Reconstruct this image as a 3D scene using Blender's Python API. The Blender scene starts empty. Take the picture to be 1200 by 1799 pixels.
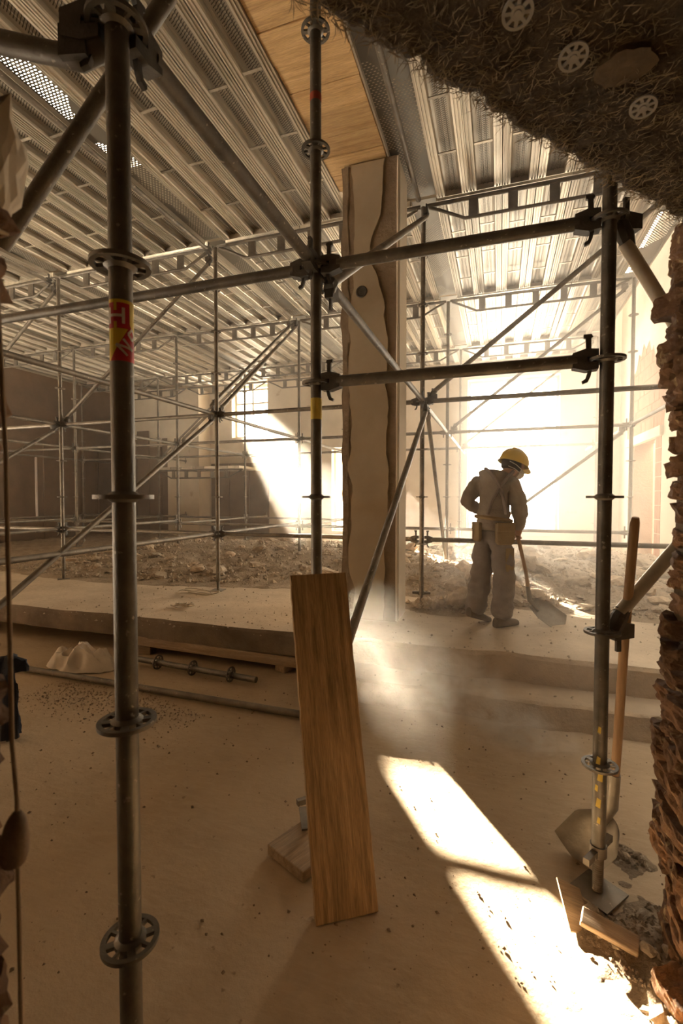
import bpy, bmesh, math, random
from mathutils import Vector, Matrix, noise
R = math.radians
rnd = random.Random(7)
SC = bpy.context.scene
COL = SC.collection

# ------------------------------------------------------------------ camera, sky, sun, exposure
cam_d = bpy.data.cameras.new('camera')
cam_d.sensor_fit = 'HORIZONTAL'; cam_d.sensor_width = 24.0; cam_d.lens = 16.6
cam_d.clip_start = 0.02; cam_d.clip_end = 200
cam_d.dof.use_dof = True; cam_d.dof.focus_distance = 4.3; cam_d.dof.aperture_fstop = 5.6
cam = bpy.data.objects.new('camera', cam_d); COL.objects.link(cam)
cam.location = (0, 0, 1.5); cam.rotation_euler = (R(90 - 1.83), 0, R(18.5))
SC.camera = cam

world = bpy.data.worlds.new('hazy_sky'); SC.world = world
world.use_nodes = True
bg = world.node_tree.nodes['Background']
bg.inputs[0].default_value = (1.0, 0.86, 0.655, 1)
bg.inputs[1].default_value = 34.0

SUN_TO = Vector((-0.568, 0.823, 0.281)).normalized()
sun_d = bpy.data.lights.new('sun', 'SUN'); sun_d.energy = 230.0; sun_d.angle = R(0.65)
sun_d.color = (1.0, 0.84, 0.60)
sun = bpy.data.objects.new('sun', sun_d); COL.objects.link(sun)
sun.rotation_euler = SUN_TO.to_track_quat('Z', 'Y').to_euler(); sun.location = (-8, 14, 9)

def portal(loc, rot, sx, sy):                      # helps the renderer find the sky through an opening
    l = bpy.data.lights.new('sky_portal', 'AREA'); l.shape = 'RECTANGLE'; l.size = sx; l.size_y = sy
    l.cycles.is_portal = True
    o = bpy.data.objects.new('sky_portal', l); COL.objects.link(o); o.location = loc; o.rotation_euler = rot
WIN = {'left': (-7.23, -6.1, 3.17, 4.75), 'slit': (-4.22, -3.7, 0.6, 2.8), 'right': (-0.75, 1.28, 0.68, 4.3)}
for (u0, u1, z0, z1) in WIN.values():
    portal(((u0 + u1) / 2, 12.15, (z0 + z1) / 2), (R(-90), 0, 0), u1 - u0, z1 - z0)
portal((2.36, 6.5, 6.3), (0, 0, 0), 0.3, 9.0)

SC.view_settings.view_transform = 'Standard'; SC.view_settings.look = 'None'
SC.view_settings.gamma = 1.0; SC.view_settings.use_curve_mapping = False
SC.view_settings.exposure = 0.08
SC.cycles.volume_bounces = 2; SC.cycles.max_bounces = 8; SC.cycles.diffuse_bounces = 5
SC.cycles.transparent_max_bounces = 12; SC.cycles.sample_clamp_indirect = 6.0
SC.cycles.caustics_reflective = False; SC.cycles.caustics_refractive = False
SC.cycles.volume_step_rate = 2.0; SC.cycles.volume_max_steps = 64
SC.cycles.use_denoising = True

# ------------------------------------------------------------------ materials
def ramp(nt, fac, stops):
    r = nt.nodes.new('ShaderNodeValToRGB'); e = r.color_ramp.elements
    while len(e) < len(stops): e.new(0.5)
    for k, (p, c) in enumerate(stops):
        e[k].position = p; e[k].color = (*c, 1) if len(c) == 3 else c
    nt.links.new(fac, r.inputs[0]); return r.outputs[0]
def tex_noise(nt, vec, scale, detail=6, rough=0.6, dist=0.0):
    n = nt.nodes.new('ShaderNodeTexNoise'); n.inputs['Scale'].default_value = scale
    n.inputs['Detail'].default_value = detail; n.inputs['Roughness'].default_value = rough
    n.inputs['Distortion'].default_value = dist; nt.links.new(vec, n.inputs['Vector']); return n.outputs[0]
def mapping(nt, vec, sc=(1, 1, 1), rot=(0, 0, 0)):
    m = nt.nodes.new('ShaderNodeMapping'); m.inputs['Scale'].default_value = sc; m.inputs['Rotation'].default_value = rot
    nt.links.new(vec, m.inputs['Vector']); return m.outputs[0]
def mix(nt, fac, a, b, mode='MIX'):
    m = nt.nodes.new('ShaderNodeMix'); m.data_type = 'RGBA'; m.blend_type = mode
    for sock, val in ((m.inputs[0], fac), (m.inputs[6], a), (m.inputs[7], b)):
        if hasattr(val, 'is_output'): nt.links.new(val, sock)
        elif isinstance(val, tuple): sock.default_value = (*val, 1)
        else: sock.default_value = val
    return m.outputs[2]
def mth(nt, op, a, b=None):
    m = nt.nodes.new('ShaderNodeMath'); m.operation = op
    for i, v in enumerate((a, b)):
        if v is None: continue
        if hasattr(v, 'is_output'): nt.links.new(v, m.inputs[i])
        else: m.inputs[i].default_value = v
    return m.outputs[0]
MATS = {}
def mat(name, c1, c2, scale=6.0, rough=0.8, metal=0.0, bump=0.3, bscale=None, spots=None, sscale=40, sth=0.68, stretch=(1, 1, 1), vary=0.0, bdist=0.01):
    m = bpy.data.materials.new(name); m.use_nodes = True; nt = m.node_tree
    b = nt.nodes['Principled BSDF']; tc = nt.nodes.new('ShaderNodeTexCoord'); v = tc.outputs['Object']
    if stretch != (1, 1, 1): v = mapping(nt, v, stretch)
    if vary:
        oi = nt.nodes.new('ShaderNodeObjectInfo'); va = nt.nodes.new('ShaderNodeVectorMath'); va.operation = 'ADD'
        cm = nt.nodes.new('ShaderNodeCombineXYZ')
        for k in range(3): nt.links.new(mth(nt, 'MULTIPLY', oi.outputs['Random'], 13.0 + 7 * k), cm.inputs[k])
        nt.links.new(v, va.inputs[0]); nt.links.new(cm.outputs[0], va.inputs[1]); v = va.outputs[0]
    n = tex_noise(nt, v, scale)
    col = ramp(nt, n, [(0.32, c1), (0.68, c2)])
    if spots:
        s = tex_noise(nt, v, sscale, 3, 0.5)
        f = ramp(nt, s, [(sth, (0, 0, 0)), (min(sth + 0.05, 1), (1, 1, 1))])
        col = mix(nt, f, col, spots)
    if vary:
        hs = nt.nodes.new('ShaderNodeHueSaturation'); nt.links.new(col, hs.inputs['Color'])
        nt.links.new(mth(nt, 'ADD', mth(nt, 'MULTIPLY', oi.outputs['Random'], vary), 1 - vary / 2), hs.inputs['Value'])
        col = hs.outputs[0]
    nt.links.new(col, b.inputs['Base Color'])
    b.inputs['Roughness'].default_value = rough; b.inputs['Metallic'].default_value = metal
    if bump:
        bp = nt.nodes.new('ShaderNodeBump'); bp.inputs['Strength'].default_value = bump; bp.inputs['Distance'].default_value = bdist
        nt.links.new(tex_noise(nt, v, bscale or scale * 5, 8, 0.65), bp.inputs['Height'])
        nt.links.new(bp.outputs[0], b.inputs['Normal'])
    MATS[name] = m; return m

mat('dark_steel', (.085, .075, .062), (.19, .168, .138), 9, .48, .55, .25, 60, spots=(.34, .30, .25), sscale=55, sth=.66, vary=.25)
mat('tube_steel', (.12, .10, .078), (.24, .205, .16), 7, .55, .4, .2, 60, spots=(.40, .35, .28), sscale=45, sth=.66, vary=.3)
mat('cast_steel', (.055, .047, .038), (.11, .095, .078), 14, .6, .4, .4, 70)
mat('galvanised', (.33, .285, .22), (.48, .42, .335), 3, .45, .5, .1, 50, vary=.7, stretch=(4, .5, 4))
mat('galvanised_bright', (.46, .41, .32), (.63, .56, .46), 3, .4, .5, .1, 50, vary=.5, stretch=(4, .5, 4))
mat('truss_steel', (.10, .085, .066), (.19, .16, .125), 8, .6, .3, .2, 60)
mat('concrete_floor', (.40, .305, .20), (.58, .455, .315), 1.6, .9, 0, .5, 22, spots=(.27, .195, .125), sscale=30, sth=.69, bdist=.012)
mat('slab_concrete', (.44, .35, .25), (.62, .51, .38), 1.8, .92, 0, .6, 18, spots=(.28, .21, .15), sscale=26, sth=.68, bdist=.015)
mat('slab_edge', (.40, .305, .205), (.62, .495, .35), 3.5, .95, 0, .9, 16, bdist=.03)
mat('slab_edge_shaded', (.13, .095, .062), (.235, .175, .115), 3.5, .95, 0, .9, 16, bdist=.03)  # left slab edge: the shade on its unlit face is put into the colour
mat('raw_concrete', (.19, .135, .085), (.30, .225, .15), 4, .95, 0, .8, 22, bdist=.02)
mat('plaster', (.58, .50, .39), (.72, .635, .51), 1.2, .9, 0, .25, 14, spots=(.50, .40, .28), sscale=2.2, sth=.66)
mat('plaster_column', (.36, .285, .195), (.44, .355, .25), 2.0, .9, 0, .25, 14)
mat('plaster_white', (.68, .60, .48), (.80, .72, .60), 1.6, .9, 0, .25, 14)
mat('dado_brown', (.13, .085, .052), (.19, .125, .08), 2.5, .85, 0, .2, 14)
mat('peach_plaster', (.66, .42, .27), (.76, .50, .34), 2, .9, 0, .2, 14)
mat('brick', (.17, .085, .042), (.31, .175, .09), 9, .92, 0, .9, 30, spots=(.50, .36, .2), sscale=16, sth=.62, vary=.6, bdist=.03)
mat('hollow_brick', (.44, .21, .13), (.56, .30, .19), 7, .9, 0, .4, 30, vary=.2)
mat('mortar', (.20, .14, .08), (.36, .26, .15), 14, .95, 0, 1.0, 40, bdist=.03)
mat('rubble', (.42, .33, .235), (.66, .545, .41), 5, .95, 0, .7, 24, vary=.6, bdist=.02)
mat('dirt', (.27, .205, .14), (.44, .345, .245), 7, .97, 0, 1.0, 30, spots=(.50, .42, .32), sscale=50, sth=.64, bdist=.03)
mat('insulation', (.055, .036, .018), (.135, .092, .05), 22, .95, 0, 1.0, 60, spots=(.22, .16, .09), sscale=60, sth=.66, bdist=.03)
mat('fibre', (.14, .10, .055), (.30, .22, .125), 9, .9, 0, 0)
mat('ochre_patch', (.075, .046, .02), (.125, .08, .036), 18, .95, 0, .5, 60)
mat('plastic_grey', (.24, .215, .18), (.32, .29, .25), 10, .6, 0, .1)
mat('handle_wood', (.34, .20, .10), (.48, .31, .17), 6, .6, 0, .15, 30, stretch=(8, 8, 1))
mat('shovel_steel', (.21, .185, .155), (.32, .285, .24), 12, .45, .5, .2)
mat('work_grey', (.27, .235, .20), (.38, .33, .285), 8, .95, 0, .5, 60, vary=0)
mat('work_trouser', (.20, .172, .165), (.31, .27, .25), 7, .95, 0, .5, 60)
mat('canvas_tan', (.26, .19, .10), (.34, .25, .14), 10, .9, 0, .3, 60)
mat('boot', (.10, .075, .055), (.17, .13, .095), 12, .85, 0, .3)
mat('skin', (.50, .29, .19), (.56, .34, .23), 10, .55, 0, .05)
mat('hair', (.035, .024, .017), (.06, .042, .03), 40, .7, 0, .5, 120)
mat('helmet_yellow', (.72, .50, .035), (.80, .57, .06), 6, .35, 0, .03)
mat('mask_white', (.70, .66, .58), (.78, .74, .66), 12, .9, 0, .1)
mat('plastic_sheet', (.54, .47, .38), (.68, .60, .50), 6, .5, 0, .2, 30)
mat('navy_cloth', (.012, .014, .022), (.03, .034, .05), 10, .9, 0, .4, 80)
mat('cord', (.30, .21, .13), (.40, .29, .19), 14, .9, 0, .4, 120)
mat('cork', (.20, .13, .08), (.29, .20, .125), 18, .9, 0, .4)
mat('wire', (.42, .36, .27), (.54, .47, .36), 12, .6, 0, 0)
mat('sticker_red', (.42, .012, .016), (.48, .02, .02), 6, .45, 0, 0)
mat('sticker_yellow', (.66, .46, .02), (.74, .53, .03), 6, .45, 0, 0)
mat('sticker_white', (.62, .54, .46), (.70, .62, .53), 6, .45, 0, 0)
mat('paint_red', (.33, .06, .035), (.42, .09, .05), 20, .7, 0, 0)
mat('paint_yellow', (.52, .38, .06), (.62, .46, .09), 30, .7, 0, 0)
mat('socket_plastic', (.45, .38, .30), (.5, .42, .33), 10, .6, 0, 0)
mat('window_frame', (.62, .56, .47), (.7, .64, .54), 4, .6, 0, .1)

def wood_mat(name, c1, c2, c3, along, sc=1.0, vary=.2):
    m = bpy.data.materials.new(name); m.use_nodes = True; nt = m.node_tree; b = nt.nodes['Principled BSDF']
    tc = nt.nodes.new('ShaderNodeTexCoord'); oi = nt.nodes.new('ShaderNodeObjectInfo')
    s = [9 * sc] * 3; s[along] = 0.55 * sc
    v = mapping(nt, tc.outputs['Object'], tuple(s))
    va = nt.nodes.new('ShaderNodeVectorMath'); va.operation = 'ADD'; cm = nt.nodes.new('ShaderNodeCombineXYZ')
    for k in range(3): nt.links.new(mth(nt, 'MULTIPLY', oi.outputs['Random'], 31.0 + 9 * k), cm.inputs[k])
    nt.links.new(v, va.inputs[0]); nt.links.new(cm.outputs[0], va.inputs[1])
    g = tex_noise(nt, va.outputs[0], 3.2, 7, 0.62, 0.6)
    fine = tex_noise(nt, mapping(nt, va.outputs[0], (4, 4, 4)), 6, 4, .6)
    col = ramp(nt, g, [(0.30, c1), (0.52, c2), (0.72, c3)])
    col = mix(nt, 0.22, col, ramp(nt, fine, [(.35, (.05, .03, .015)), (.6, (.9, .75, .5))]), 'OVERLAY')
    hs = nt.nodes.new('ShaderNodeHueSaturation'); nt.links.new(col, hs.inputs['Color'])
    nt.links.new(mth(nt, 'ADD', mth(nt, 'MULTIPLY', oi.outputs['Random'], vary), 1 - vary / 2), hs.inputs['Value'])
    nt.links.new(hs.outputs[0], b.inputs['Base Color']); b.inputs['Roughness'].default_value = .72
    bp = nt.nodes.new('ShaderNodeBump'); bp.inputs['Strength'].default_value = .35; bp.inputs['Distance'].default_value = .004
    nt.links.new(g, bp.inputs['Height']); nt.links.new(bp.outputs[0], b.inputs['Normal'])
    MATS[name] = m
wood_mat('plank_wood', (.145, .092, .045), (.30, .195, .10), (.44, .30, .165), 2, 1.6)
wood_mat('timber_ceiling', (.42, .27, .125), (.58, .395, .20), (.68, .48, .26), 0, 1.0, .3)
wood_mat('grey_wood', (.26, .19, .125), (.36, .275, .19), (.46, .36, .26), 0, 1.4)

def deck_slot_mat():                               # recessed web of a deck plank: rows of slanted anti-slip slots
    m = bpy.data.materials.new('deck_slots'); m.use_nodes = True; nt = m.node_tree; b = nt.nodes['Principled BSDF']
    tc = nt.nodes.new('ShaderNodeTexCoord'); sx = nt.nodes.new('ShaderNodeSeparateXYZ'); nt.links.new(tc.outputs['Object'], sx.inputs[0])
    ph = mth(nt, 'ADD', mth(nt, 'MULTIPLY', sx.outputs[1], 1 / .021), mth(nt, 'MULTIPLY', sx.outputs[0], 26.0))
    fr = mth(nt, 'FRACT', ph)
    line = mth(nt, 'LESS_THAN', fr, 0.34)
    inx = mth(nt, 'LESS_THAN', mth(nt, 'ABSOLUTE', mth(nt, 'SUBTRACT', sx.outputs[0], .158)), .045)
    f = mth(nt, 'MULTIPLY', line, inx)
    n = tex_noise(nt, mapping(nt, tc.outputs['Object'], (6, .6, 6)), 5)
    col = mix(nt, f, ramp(nt, n, [(.3, (.22, .19, .145)), (.7, (.36, .315, .25))]), (.06, .05, .036))
    nt.links.new(col, b.inputs['Base Color']); b.inputs['Roughness'].default_value = .45; b.inputs['Metallic'].default_value = .5
    MATS['deck_slots'] = m
deck_slot_mat()
def perforated_mat():                              # plank punched through with staggered slots
    m = bpy.data.materials.new('perforated_steel'); m.use_nodes = True; nt = m.node_tree; b = nt.nodes['Principled BSDF']
    tc = nt.nodes.new('ShaderNodeTexCoord'); sx = nt.nodes.new('ShaderNodeSeparateXYZ'); nt.links.new(tc.outputs['Object'], sx.inputs[0])
    row = mth(nt, 'FLOOR', mth(nt, 'DIVIDE', sx.outputs[1], .022))
    off = mth(nt, 'MULTIPLY', mth(nt, 'MODULO', row, 2.0), .5)
    fy = mth(nt, 'FRACT', mth(nt, 'DIVIDE', sx.outputs[1], .022))
    fx = mth(nt, 'FRACT', mth(nt, 'ADD', mth(nt, 'DIVIDE', sx.outputs[0], .034), off))
    hole = mth(nt, 'MULTIPLY', mth(nt, 'LESS_THAN', fx, .46), mth(nt, 'LESS_THAN', fy, .36))
    n = tex_noise(nt, tc.outputs['Object'], 1.1, 2)                       # many of the holes are clogged
    hole = mth(nt, 'MULTIPLY', hole, mth(nt, 'GREATER_THAN', n, .5))
    b.inputs['Base Color'].default_value = (.16, .14, .11, 1); b.inputs['Roughness'].default_value = .5; b.inputs['Metallic'].default_value = .4
    tr = nt.nodes.new('ShaderNodeBsdfTransparent'); ms = nt.nodes.new('ShaderNodeMixShader')
    nt.links.new(hole, ms.inputs[0]); nt.links.new(b.outputs[0], ms.inputs[1]); nt.links.new(tr.outputs[0], ms.inputs[2])
    nt.links.new(ms.outputs[0], nt.nodes['Material Output'].inputs[0]); MATS['perforated_steel'] = m
perforated_mat()
def pane_mat():
    m = bpy.data.materials.new('pane_glass'); m.use_nodes = True; nt = m.node_tree; nt.nodes.remove(nt.nodes['Principled BSDF'])
    tr = nt.nodes.new('ShaderNodeBsdfTransparent'); gl = nt.nodes.new('ShaderNodeBsdfGlossy'); gl.inputs['Roughness'].default_value = .05
    ms = nt.nodes.new('ShaderNodeMixShader'); ms.inputs[0].default_value = .08
    nt.links.new(tr.outputs[0], ms.inputs[1]); nt.links.new(gl.outputs[0], ms.inputs[2])
    nt.links.new(ms.outputs[0], nt.nodes['Material Output'].inputs[0]); MATS['pane_glass'] = m
pane_mat()

def scuffed_floor():
    nt = MATS['concrete_floor'].node_tree; b = nt.nodes['Principled BSDF']; src = b.inputs['Base Color'].links[0].from_socket
    tc = nt.nodes.new('ShaderNodeTexCoord'); v = mapping(nt, tc.outputs['Object'], (2.2, 9, 1), (0, 0, R(35)))
    sc_ = ramp(nt, tex_noise(nt, v, 4, 8, .7, .8), [(.45, (0, 0, 0)), (.72, (1, 1, 1))]); bl = ramp(nt, tex_noise(nt, tc.outputs['Object'], .8, 5, .6), [(.35, (0, 0, 0)), (.65, (1, 1, 1))])
    col = mix(nt, mth(nt, 'MULTIPLY', sc_, .35), src, (.66, .535, .385)); col = mix(nt, mth(nt, 'MULTIPLY', bl, .22), col, (.30, .22, .14))
    nt.links.new(col, b.inputs['Base Color'])
scuffed_floor()

# ------------------------------------------------------------------ mesh helpers
class MB:
    def __init__(s): s.v = []; s.f = []; s.m = []; s.cur = 0
    def add(s, vs, fs):
        b = len(s.v); s.v += [tuple(x) for x in vs]; s.f += [tuple(i + b for i in q) for q in fs]; s.m += [s.cur] * len(fs); return s
    def box(s, lo, hi, mtx=None):
        x0, y0, z0 = lo; x1, y1, z1 = hi
        vs = [Vector(p) for p in ((x0, y0, z0), (x1, y0, z0), (x1, y1, z0), (x0, y1, z0), (x0, y0, z1), (x1, y0, z1), (x1, y1, z1), (x0, y1, z1))]
        if mtx: vs = [mtx @ p for p in vs]
        return s.add(vs, [(0, 3, 2, 1), (4, 5, 6, 7), (0, 1, 5, 4), (1, 2, 6, 5), (2, 3, 7, 6), (3, 0, 4, 7)])
    def path(s, pts, rad, n=10, caps=True):
        pts = [Vector(p) for p in pts]; rs = rad if isinstance(rad, (list, tuple)) else [rad] * len(pts)
        vs = []; up = None
        for k, p in enumerate(pts):
            t = (pts[min(k + 1, len(pts) - 1)] - pts[max(k - 1, 0)]).normalized()
            if up is None: up = Vector((0, 0, 1)) if abs(t.z) < .9 else Vector((1, 0, 0))
            a = t.cross(up).normalized(); b_ = a.cross(t).normalized(); up = b_
            vs += [p + (a * math.cos(2 * math.pi * q / n) + b_ * math.sin(2 * math.pi * q / n)) * rs[k] for q in range(n)]
        fs = [(k * n + q, k * n + (q + 1) % n, (k + 1) * n + (q + 1) % n, (k + 1) * n + q) for k in range(len(pts) - 1) for q in range(n)]
        if caps: fs += [tuple(range(n - 1, -1, -1)), tuple(range((len(pts) - 1) * n, len(pts) * n))]
        return s.add(vs, fs)
    def tube(s, p, q, r, n=12): return s.path([p, q], r, n)
    def lathe(s, prof, n=24, mtx=None):           # profile of (r, z)
        vs = []
        for (r, z) in prof:
            for k in range(n):
                a = 2 * math.pi * k / n; p = Vector((r * math.cos(a), r * math.sin(a), z)); vs.append(mtx @ p if mtx else p)
        m = len(prof)
        fs = [(i * n + k, i * n + (k + 1) % n, (i + 1) * n + (k + 1) % n, (i + 1) * n + k) for i in range(m - 1) for k in range(n)]
        if prof[0][0] > 1e-4 and prof[0] != prof[-1]: fs += [tuple(range(n - 1, -1, -1)), tuple(range((m - 1) * n, m * n))]
        return s.add(vs, fs)
    def prism(s, poly, h0, h1, axis=2, mtx=None):  # polygon extruded along an axis
        n = len(poly)
        def P(a, b, h):
            p = Vector((a, b, h)) if axis == 2 else (Vector((a, h, b)) if axis == 1 else Vector((h, a, b)))
            return mtx @ p if mtx else p
        vs = [P(a, b, h0) for a, b in poly] + [P(a, b, h1) for a, b in poly]
        fs = [tuple(range(n - 1, -1, -1)), tuple(range(n, 2 * n))] + [(k, (k + 1) % n, n + (k + 1) % n, n + k) for k in range(n)]
        return s.add(vs, fs)
    def mesh(s, name, mats, smooth=False):
        me = bpy.data.meshes.new(name); me.from_pydata(s.v, [], s.f)
        for q in (mats if isinstance(mats, (list, tuple)) else [mats]): me.materials.append(MATS[q])
        if len(me.materials) > 1: me.polygons.foreach_set('material_index', s.m)
        bm = bmesh.new(); bm.from_mesh(me); bmesh.ops.recalc_face_normals(bm, faces=bm.faces); bm.to_mesh(me); bm.free()
        if smooth: me.set_sharp_from_angle(angle=R(38)); me.polygons.foreach_set('use_smooth', [True] * len(me.polygons)); me.set_sharp_from_angle(angle=R(38))
        me.update(); return me
    def build(s, name, mats, parent=None, smooth=False):
        return link(name, s.mesh(name, mats, smooth), parent)
def link(name, data, parent=None):
    o = bpy.data.objects.new(name, data); COL.objects.link(o)
    if parent: o.parent = parent
    return o
def tag(o, label=None, cat=None, group=None, kind=None):
    if label: o['label'] = label
    if cat: o['category'] = cat
    if group: o['group'] = group
    if kind: o['kind'] = kind
    return o
def thing(name, label, cat, loc=(0, 0, 0), rz=0, group=None):
    o = link(name, None); o.empty_display_size = .1; o.location = loc; o.rotation_euler = (0, 0, rz)
    return tag(o, label, cat, group)
def bevel(o, w=.003, seg=2):
    m = o.modifiers.new('bevel', 'BEVEL'); m.width = w; m.segments = seg; m.limit_method = 'ANGLE'; return o
def fbm(p, sc, oct=4):
    p = Vector(p) * sc; a = 1; t = 0
    for _ in range(oct): t += a * noise.noise(p); p = p * 2.03 + Vector((3.1, 1.7, 5.3)); a *= .5
    return t
def ordinal(n):
    return ['zeroth', 'first', 'second', 'third', 'fourth', 'fifth', 'sixth', 'seventh', 'eighth', 'ninth', 'tenth', 'eleventh', 'twelfth'][n] if n < 13 else \
        '%d%s' % (n, {1: 'st', 2: 'nd', 3: 'rd'}.get(n % 10, 'th') if n % 100 not in (11, 12, 13) else 'th')
CA, SA = math.cos(R(18.5)), math.sin(R(18.5))
def in_view(p, pad=.06):                           # is a point of the place within the photograph's field
    X = p[0] * CA + p[1] * SA; Z = -p[0] * SA + p[1] * CA
    if Z < .15: return False
    return abs(X / Z) < .723 + pad and abs((p[2] - 1.5) / Z) < 1.07 + pad
def seg_in_view(p, q, k=12): return any(in_view(Vector(p).lerp(Vector(q), t / k)) for t in range(k + 1))

# ------------------------------------------------------------------ setting: floor, slab, walls
def grid_mesh(name, u0, u1, v0, v1, nu, nv, fn, mats, parent=None):
    b = MB(); vs = [(u0 + (u1 - u0) * i / nu, v0 + (v1 - v0) * j / nv) for j in range(nv + 1) for i in range(nu + 1)]
    b.add([(x, y, fn(x, y)) for x, y in vs], [(j * (nu + 1) + i, j * (nu + 1) + i + 1, (j + 1) * (nu + 1) + i + 1, (j + 1) * (nu + 1) + i) for j in range(nv) for i in range(nu)])
    return b.build(name, mats, parent, True)
floor = grid_mesh('floor', -9, 2.8, -2.2, 4.6, 180, 120, lambda x, y: .006 * fbm((x, y, 0), 1.3) - .002, 'concrete_floor'); tag(floor, kind='structure')

# raised slab: thin with a void under it on the left, solid with a lower step on the right
def slab_front(u): return 3.62 + .035 * fbm((u, 0, 2), 1.6) + (.10 * max(0, fbm((u, 5, 2), 2.2)) if u > -1.3 else 0)
b = MB(); NS = 110; us = [-12 + 14.8 * k / NS for k in range(NS + 1)]
vs = []
for u in us:
    v = slab_front(u); ed = .02 + .02 * abs(fbm((u, 1, 1), 5))
    zb = .16 if u < -1.3 else .12
    vs += [(u, 12.3, .35), (u, 8.0, .35 + .006 * fbm((u, 8, 0), 1)), (u, v + .7, .35 + .006 * fbm((u, 4, 0), 1.3)), (u, v + ed, .35 + .006 * fbm((u, 3, 0), 2)),
           (u, v, .345 - ed * .8), (u, v + .015 * fbm((u, 2, 7), 6), .26), (u, v + .02 * fbm((u, 9, 7), 6), zb), (u, 4.5, zb)]
K = 8; b.cur = 0
b.add(vs, [(i * K + j, (i + 1) * K + j, (i + 1) * K + j + 1, i * K + j + 1) for i in range(NS) for j in range(K - 1)])
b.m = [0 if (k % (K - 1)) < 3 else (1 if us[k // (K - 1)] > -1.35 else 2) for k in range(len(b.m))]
slab = b.build('floor_raised', ['slab_concrete', 'slab_edge', 'slab_edge_shaded'], None, True); tag(slab, kind='structure')
MB().box((-12, 4.05, -.1), (-1.28, 4.4, .2)).build('riser', 'slab_edge_shaded', slab); MB().box((-1.3, 3.66, -.1), (2.8, 4.4, .2)).build('riser', 'slab_edge', slab)
b = MB(); NS = 90; us = [-1.32 + 4.1 * k / NS for k in range(NS + 1)]; vs = []
for u in us:
    fv = 3.33 + .05 * fbm((u, 0, 9), 2.0); ch = .012 * math.sin(u * 62 + 3 * fbm((u, 0, 3), 2))
    vs += [(u, 3.75, .15), (u, 3.5, .15 + .008 * fbm((u, 1, 4), 3)), (u, fv + .02, .148), (u, fv - .006 + ch * .4, .135), (u, fv - .012 + ch, .08), (u, fv - .035 - ch * .5, .03), (u, fv - .05, -.02)]
b.add(vs, [(i * 7 + j, (i + 1) * 7 + j, (i + 1) * 7 + j + 1, i * 7 + j + 1) for i in range(NS) for j in range(6)])
b.m = [0 if (k % 6) < 2 else 1 for k in range(len(b.m))]
b.build('step', ['slab_concrete', 'slab_edge'], slab, True)

from mathutils.geometry import tessellate_polygon
def skin_prism(poly, to3, h0, h1):
    n = len(poly); tris = tessellate_polygon([[Vector((a, c, 0)) for a, c in poly]]); b = MB()
    b.add([to3(a, c, h0) for a, c in poly] + [to3(a, c, h1) for a, c in poly], [tuple(t) for t in tris] + [tuple(q + n for q in t[::-1]) for t in tris] + [(k, (k + 1) % n, n + (k + 1) % n, n + k) for k in range(n)])
    return b
def wall_with_holes(name, axis, t0, t1, a0, a1, z0, z1, holes, m):
    """a wall slab in boxes around rectangular openings; axis 0: runs along u (thickness in v), axis 1: runs along v"""
    b = MB()
    def bx(p0, p1, q0, q1):
        if p1 - p0 < 1e-4 or q1 - q0 < 1e-4: return
        b.box((p0, t0, q0), (p1, t1, q1)) if axis == 0 else b.box((t0, p0, q0), (t1, p1, q1))
    x = a0
    for (h0, h1, hz0, hz1) in sorted(holes):
        bx(x, h0, z0, z1); bx(h0, h1, z0, hz0); bx(h0, h1, hz1, z1); x = h1
    bx(x, a1, z0, z1)
    return tag(b.build(name, m), kind='structure')
BV = 11.8
wall_with_holes('wall_back', 0, BV, BV + .35, -12, 2.9, 0, 6.2, list(WIN.values()), 'plaster')
wall_with_holes('wall_left', 1, -11.8, -11.5, -2.2, 12.1, 0, 6.2, [(9.17, 9.24, .85, 2.6)], 'dado_brown')
wall_r = wall_with_holes('wall_right', 1, 2.52, 2.85, 1.9, 12.1, 0, 6.2, [(9.4, 10.75, .35, 2.54)], 'raw_concrete')
# enclosure of the dark room the photograph is taken from
tag(MB().box((-12, -2.4, 0), (2.9, -2.2, 6.2)).build('wall_rear', 'raw_concrete'), kind='structure')
tag(MB().box((2.6, -2.3, 0), (2.9, 1.9, 6.2)).build('wall_right_near', 'raw_concrete'), kind='structure')
tag(MB().box((-12, -2.3, 4.63), (2.9, 1.25, 4.8)).build('ceiling', 'raw_concrete'), kind='structure')

tag(MB().box((-12, 1.2, 6.2), (-5.7, 12.1, 6.4)).box((-4.5, 1.2, 6.2), (2.22, 12.1, 6.4)).box((-5.7, 1.2, 6.2), (-4.5, 3.1, 6.4)).box((-5.7, 5.6, 6.2), (-4.5, 12.1, 6.4)).build('ceiling_upper', 'plaster'), kind='structure')
tag(MB().box((-8.3, 22, 0), (-4.8, 25, 8.2)).build('sun_blocker', 'plaster'), kind='structure')            # unseen block added to keep direct sun out of the right opening
tag(MB().box((-8.6, 12.15, 4.62), (-5.4, 13.9, 4.74)).build('sun_shade_slab', 'plaster'), kind='structure')      # unseen slab added outside the sunlit window to cut off the high sun
tag(MB().box((-12, 1.05, 4.8), (2.9, 1.25, 6.4)).build('wall_front_upper', 'raw_concrete'), kind='structure')
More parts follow.
